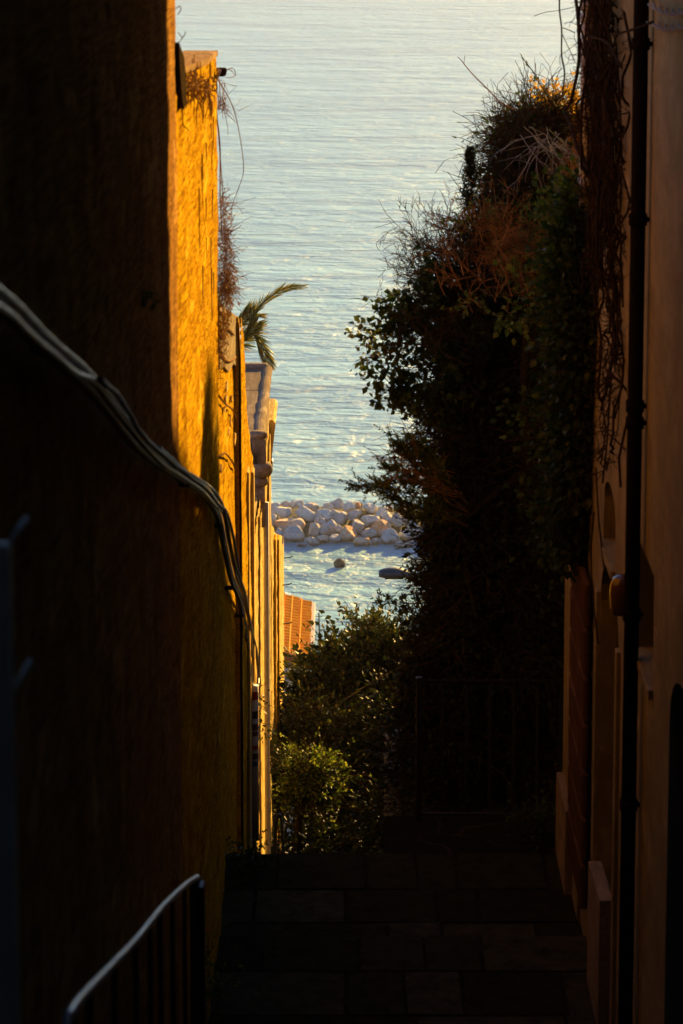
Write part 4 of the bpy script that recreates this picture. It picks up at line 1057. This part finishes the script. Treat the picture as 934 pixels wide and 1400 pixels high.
pts = [W(a,b,34.8) for a,b in ((400,1003),(430,986),(470,958),(500,938),(533,920),(580,893))]
tag(MB().tube(spline(pts,4), .011, 5).build('cable', M['cable']), 'black cable slanting across the shrubs below the steps', 'cable')
# -- dry vine trailing from the coping of the garden wall
t = thing('dry_vine', 'dry brown vine trailing from the coping of the sunlit garden wall, seen against the sea', 'vine', (XL+.1, YB1, GZ-4))
Yv = YB1+.1
mbb = MB()
for q, r0 in ((((297,108),(308,125),(318,145),(325,170),(331,205),(333,235),(326,258),(318,280),(317,300)),.0035), (((296,160),(299,180),(301,210),(301,250),(302,290),(304,330)),.006), (((300,110),(302,140),(306,150),(311,172),(312,185)),.0028), (((296,150),(300,200),(303,240),(306,290),(310,350),(326,368)),.004), (((297,105),(305,97),(314,95),(321,103),(316,106)),.003), (((306,98),(318,93),(322,103),(312,106),(306,103)),.0028), (((325,152),(335,147),(345,143)),.0018),(((318,277),(332,275),(350,270)),.0016),(((303,312),(315,330),(333,345)),.0018)):
    c = spline([W(a,b,Yv+random.uniform(-.05,.25)) for a,b in q], 5); mbb.tube(c, list(np.linspace(r0, r0*.5, len(c))), 5)
mbb.build('stem', M['twig_dry'], t)
bl = [B(308,320,Yv+.2,12,50,.15), B(310,375,Yv+.2,14,40,.18), B(305,270,Yv+.15,6,30,.08), B(306,140,Yv+.1,9,30,.1), B(311,398,Yv+.25,16,22,.15)]
P, r = twigmass(bl, 560, (.05,.22), (.0012,.0028), 1.6, -.3, .6); bld('curling_twigs', tubes(P, r, r*.6), M['twig_dry'], t)
bl = [B(308,385,Yv+.2,11,28,.14), B(305,300,Yv+.2,6,30,.08), B(303,420,Yv+.2,9,16,.08)]
bld('dead_leaves', leafset(bl, 420, (.015,.032), 70, .03, .5), leafmat('dead_leaf', (.10,.045,.015), (.18,.08,.025), (.30,.15,.04), .7, .3), t)
# pale stems crossing under the coping on the wall face
n = 80; st0 = np.array([WX(a,b,XL+.02) for a,b in zip(RNG.uniform(252,292,n), RNG.uniform(104,124,n)+0)]); 
D = np.stack([np.abs(RNG.normal(size=n))*.15, RNG.normal(size=n), RNG.normal(size=n)*.5-.1],1)
P = curls(n, st0, D, RNG.uniform(.08,.3,n), 6, 1.8, -.2); P[:,:,0] = np.clip(P[:,:,0], XL+.008, XL+.05); P[:,:,1] = np.minimum(P[:,:,1], YB1+.05)
bld('wall_stems', tubes(P, np.full(n,.005), np.full(n,.0025), 4), M['twig_dry'], t)
n = 14; st0 = np.array([WX(a,b,XL+.01) for a,b in zip(RNG.uniform(272,296,n), RNG.uniform(120,400,n))]); D = np.stack([np.zeros(n), RNG.normal(size=n)*.3, -np.ones(n)],1)
P = curls(n, st0, D, RNG.uniform(.1,.35,n), 6, .8, -.1); P[:,:,0] = XL+.008
bld('clinging_roots', tubes(P, np.full(n,.004), np.full(n,.002), 4), M['twig_dry'], t)
q = W(303,98,YB1-.1)
MB().lathe((q[0], q[1], q[2]-.03), [(.018,0),(.03,.01),(.035,.04),(.028,.055)], 12).build('woody_knot', M['bark'], t, True)
MB().tube([W(296,107,YB1-.15), W(301,95,YB1-.15)], .012, 8).build('pale_stub', M['white_plastic'], t, True)
# twigs at the house corner, top left
t = thing('corner_twigs', 'two thin dry twigs sticking out of the house corner at the top left', 'twigs', (XL, YA, GZ-1.5))
mbb = MB()
for q in (((240,12),(246,8),(247,14),(243,20)), ((240,63),(247,55),(252,48),(254,43)), ((249,52),(246,47),(244,45),(243,44))):
    mbb.tube(spline([W(a,b,YA) for a,b in q],4), .002, 4)
mbb.build('twig', M['twig_dry'], t)
# stone wall branches
t = thing('creeping_stem', 'bare stems creeping over the grey stone patch and flaking plaster', 'creeper', WX(300,660,XC))
mbb = MB()
for q in (((299,476),(305,488),(312,494),(318,492),(323,488)), ((299,540),(308,552),(318,560),(324,572)), ((299,625),(308,620),(318,632),(324,650)), ((298,440),(304,452),(312,450),(320,458)), ((300,425),(308,432),(316,428)), ((299,455),(307,462),(312,458))):
    mbb.tube(spline([WX(a,b,XC+.02) for a,b in q],4), .007, 5)
mbb.build('stem', M['twig_dry'], t)
bl = [(WX(308,436,XC+.03), np.array([.03,.9,.15]), 1), (WX(303,470,XC+.03), np.array([.03,.5,.3]), 1)]
P, r = twigmass(bl, 160, (.06,.2), (.002,.004), 1.3, 0, .6); P[:,:,0] = np.clip(P[:,:,0], XC+.005, XC+.06)
bld('twigs', tubes(P, r, r*.5), M['twig_dry'], t)
# -- climbing stems on the right house
t = thing('climbing_vine', 'mass of bare climbing stems on the right wall between the grey and the dark pipe', 'vine', (XW-.1, YH-.8, ZL))
P = []; 
for k in range(46):
    a = random.gauss(820, 7); P.append([WX(a+random.uniform(-5,5)*j*.3, -60+ j*(random.uniform(60,95)), XW-.10+random.uniform(-.04,.05)) for j in range(6)])
for k in range(26):
    a = random.gauss(836, 9); y_ = random.uniform(-60,420); P.append([WX(a+random.uniform(-4,4), y_+j*random.uniform(30,60), XW-.04+random.uniform(-.02,.02)) for j in range(6)])
P = np.array([np.array(spline(q, 4)) for q in P]); nn_ = P.shape[1]
wv = RNG.normal(size=P.shape)*.018; wv = (wv + np.roll(wv,1,1) + np.roll(wv,-1,1))*.8; P += wv
r = RNG.uniform(.004,.012,len(P)); bld('stems', tubes(P, r, r*.7, 5), M['bark'], t)
n = 620; idx = RNG.integers(0,len(P),n); k = RNG.integers(0,nn_,n)
D = np.stack([-np.abs(RNG.normal(size=n))*.4, RNG.normal(size=n), RNG.normal(size=n)*.7-.3],1)
P2, r0, r1 = branchy(P[idx,k], D, RNG.uniform(.08,.22,n), .003, 2, 2, 1.2, -.2, .6); bld('twigs', tubes(P2, r0, r1), M['bark'], t)
mbb = MB()
for q, r_ in ((((766,-40),(765,10),(768,40),(768,75),(772,100),(769,130)),.006), (((783,-30),(790,20),(792,70),(790,95),(785,120),(780,140),(772,150)),.011), (((772,155),(782,175),(790,205),(798,220),(802,240)),.012), (((768,45),(776,62),(782,75),(786,85)),.003), (((730,22),(745,17),(765,14),(784,10)),.002), (((770,38),(780,42),(786,45)),.003), (((806,50),(822,54),(834,62),(842,78),(850,92)),.008),(((838,48),(860,42),(880,35),(892,30)),.007),(((828,590),(842,602),(855,615)),.005)):
    c = spline([WX(a,b,XW-.16) if a > 700 else W(a,b,18.5) for a,b in q], 5); MB().tube(c, r_, 6).build('loose_stem', M['bark'], t, True)
# tendrils against the ochre face x 820-855
n = 90; ys_ = RNG.uniform(150,640,n); xs_ = 846 - (ys_-150)*.035 + RNG.normal(size=n)*6
st0 = np.array([WX(a,b,XW-.03) for a,b in zip(xs_,ys_)]); D = np.stack([-np.abs(RNG.normal(size=n))*.3, RNG.normal(size=n)*.5, -np.abs(RNG.normal(size=n))],1)
P, r0, r1 = branchy(st0, D, RNG.uniform(.1,.25,n), .0045, 2, 2, 1.5, .6, .5); bld('tendrils', tubes(P, r0, r1, 4), M['bark'], t)
for q in (((834,240),(832,300),(838,400),(836,500),(830,600),(824,660)), ((845,90),(850,200),(848,300),(852,420)), ((812,700),(808,760),(812,830),(818,880)), ((815,640),(818,700),(824,760),(826,775))):
    MB().tube(spline([WX(a,b,XW-.03) for a,b in q],5), .006, 5).build('loose_stem', M['bark'], t)
# twisted stems at the upper right corner
t = thing('twisted_stems', 'two twisted grey stems stretched over the tan wall at the top right corner', 'creeper', WX(915,60,XW))
for (x0_, y0_, x1_, y1_) in ((890,6,960,22), (888,30,960,40)):
    P1 = []; P2 = []
    for k in range(40):
        u = k/39; q = WX(x0_+(x1_-x0_)*u, y0_+(y1_-y0_)*u + 5*math.sin(u*5), XW-.04); a_ = u*26
        P1.append(q+np.array([0,0,.012*math.sin(a_)])+np.array([.012*math.cos(a_),0,0])); P2.append(q-np.array([0,0,.012*math.sin(a_)])-np.array([.012*math.cos(a_),0,0]))
    MB().tube(P1,.006,5).tube(P2,.006,5).build('stem', M['twig_grey'], t, True)
# -- small plants on the steps
def weed(name, label, c, n, r, h, sz, m):
    t = thing(name, label, 'plant', c, 'weeds at the foot of the walls')
    st0 = np.array(c)+RNG.normal(size=(n,3))*np.array([r*.5,r,0]); D = RNG.normal(size=(n,3))*np.array([.35,.35,.1])+np.array([0,0,1])
    P = curls(n, st0, D, RNG.uniform(h*.4,h,n), 6, .5, -.1); bld('stems', tubes(P, np.full(n,.002), np.full(n,.001)), M['twig'], t)
    bld('leaves', along(P, 9, sz, .55, .8, .4, .15), M[m], t)
weed('leafy_weed', 'small leafy weed growing against the left wall beside the handrail post', WX(284,1335,-.72)+np.array([0,0,-.1]), 40, .14, .42, (.015,.035), 'lime')
weed('wall_weed', 'low dark weed at the left wall where the steps drop away', np.array([-.68,19.7,ZL]), 50, .14, .28, (.02,.04), 'ivy')
weed('corner_plant', 'low dark plant in the corner between the block wall and the railing', np.array([1.42,20.3,ZL]), 80, .2, .3, (.025,.05), 'ivy')
weed('wall_sprout', 'tiny plant sprouting from the shaded ochre wall near the sunlit patch', WX(193,420,XL), 10, .05, .1, (.01,.02), 'ivy')
weed('stair_weed', 'thin weed at the left foot of the wall near the bottom edge', WX(290,1395,-.74)+np.array([0,0,-.12]), 30, .14, .3, (.015,.03), 'ivy')
# dark climber at the foot of the far lit wall
t = thing('wall_creeper', 'dark creeper climbing the foot of the lit walls beside the cable guard', 'creeper', (XL+.05, 30, GZ-12))
bl = [B(372,1060,33,9,40,.4), B(360,1030,30,6,35,.4), B(352,960,26.5,3,40,.2), B(378,1100,35,7,30,.4)]
for i, b in enumerate(bl): b[0][0] = max(b[0][0], XL+.04)
P, r = twigmass(bl, 420, (.1,.35), (.002,.005), .9, .2, .5); bld('stems', tubes(P, r, r*.5), M['bark'], t)
bld('leaves', leafset(bl, 1500, (.03,.06), 120, .05, .6), M['ivy_deep'], t)
# -- palm
Yp_ = 42.0; cpalm = W(302, 470, Yp_)
t = thing('palm_tree', 'palm whose green fronds rise behind the left walls above the stone parapet', 'palm tree', (cpalm[0], Yp_, ground_z(0,Yp_)))
trunkmb((cpalm[0],Yp_,ground_z(0,Yp_)-.1), cpalm, .2, .16, t)
fr = [((302,468),(335,462),(350,425),(375,402),(395,393),(416,391)), ((302,470),(330,455),(345,455),(356,470),(363,485),(369,500)), ((302,472),(325,445),(338,432),(350,428)), ((302,470),(325,470),(340,455),(352,440)),
      ((302,468),(280,430),(255,425),(235,450)), ((302,468),(300,430),(285,400),(262,390)), ((302,470),(270,470),(245,490),(230,520)), ((302,472),(315,500),(318,530),(318,560)),((302,468),(310,480),(300,520),(290,560))]
for i, q in enumerate(fr):
    Yo_ = random.uniform(-.3,.3)
    c = np.array(spline([W(a,b,Yp_+Yo_*k/3) for k,(a,b) in enumerate(q)], 8)); Lm = len(c)
    mbb = MB().tube(c, list(np.linspace(.022,.006,Lm)), 6)
    fo = mbb.build('frond', M['palm'], t, True)
    CC = []; DD = []; SS = []
    T = np.gradient(c, axis=0); T /= np.linalg.norm(T,axis=1,keepdims=True)
    for j in np.linspace(6 if i else 10, Lm-1.01, 80):
        a_ = int(j); f = j-a_; p = c[a_]*(1-f)+c[a_+1]*f; tt = T[a_]; sd = np.cross(tt, [0,1,0]); sd /= np.linalg.norm(sd)+1e-9
        u = (j-6)/(Lm-6); l = (.30 if i != 0 else .20)*(math.sin(PI*min(1,max(0,.25+.7*u)))**.7)*random.uniform(.8,1.1)+.03
        for sg in (-1,1):
            d = tt*.95 + sd*sg*(.42 if i != 0 else .3) + np.array([0, random.uniform(-.45,.45), -.12]); CC.append(p); DD.append(d); SS.append(l)
    VF = leaves(np.array(CC), np.array(DD), np.array(SS), .075, .04); bld('leaflets', VF, M['palm'], fo)
hz = MB().box(-700, 700, -60, 1400, -62, 58)
m, nt, b, o = newmat('haze_air'); nt.nodes.remove(b); pv = nt.nodes.new('ShaderNodeVolumePrincipled')
pv.inputs['Color'].default_value = (.93,.95,.97,1); pv.inputs['Density'].default_value = .00018; pv.inputs['Anisotropy'].default_value = .2
nt.links.new(pv.outputs[0], o.inputs['Volume'])
hzo = hz.build('haze', m); tag(hzo, kind='stuff')
# ================================================================== LIGHT
SUN_AZ = R(24.8)      # clockwise from +Y (towards +X)
SUN_EL = R(14.0)
w = bpy.data.worlds.new('World'); S.world = w; w.use_nodes = True; nt = w.node_tree
bg = nt.nodes['Background']; sk = nt.nodes.new('ShaderNodeTexSky'); sk.sky_type = 'NISHITA'; sk.sun_disc = False
sk.sun_elevation = SUN_EL; sk.sun_rotation = SUN_AZ; sk.altitude = 50; sk.air_density = .62; sk.dust_density = .14; sk.ozone_density = 3.6
nt.links.new(sk.outputs[0], bg.inputs[0]); bg.inputs[1].default_value = .069
ld = bpy.data.lights.new('sun', 'SUN'); ld.energy = 5.0; ld.angle = R(.75); ld.color = (1.0, .60, .15)
lo = bpy.data.objects.new('sun', ld); COL.objects.link(lo)
from mathutils import Vector
sd = Vector((math.sin(SUN_AZ)*math.cos(SUN_EL), math.cos(SUN_AZ)*math.cos(SUN_EL), math.sin(SUN_EL)))
lo.rotation_euler = sd.to_track_quat('Z','Y').to_euler(); lo.location = (10, 20, 60)
vs = S.view_settings; S.display_settings.display_device = 'sRGB'; vs.view_transform = 'Standard'; vs.look = 'None'; vs.exposure = 2.1; vs.gamma = 1
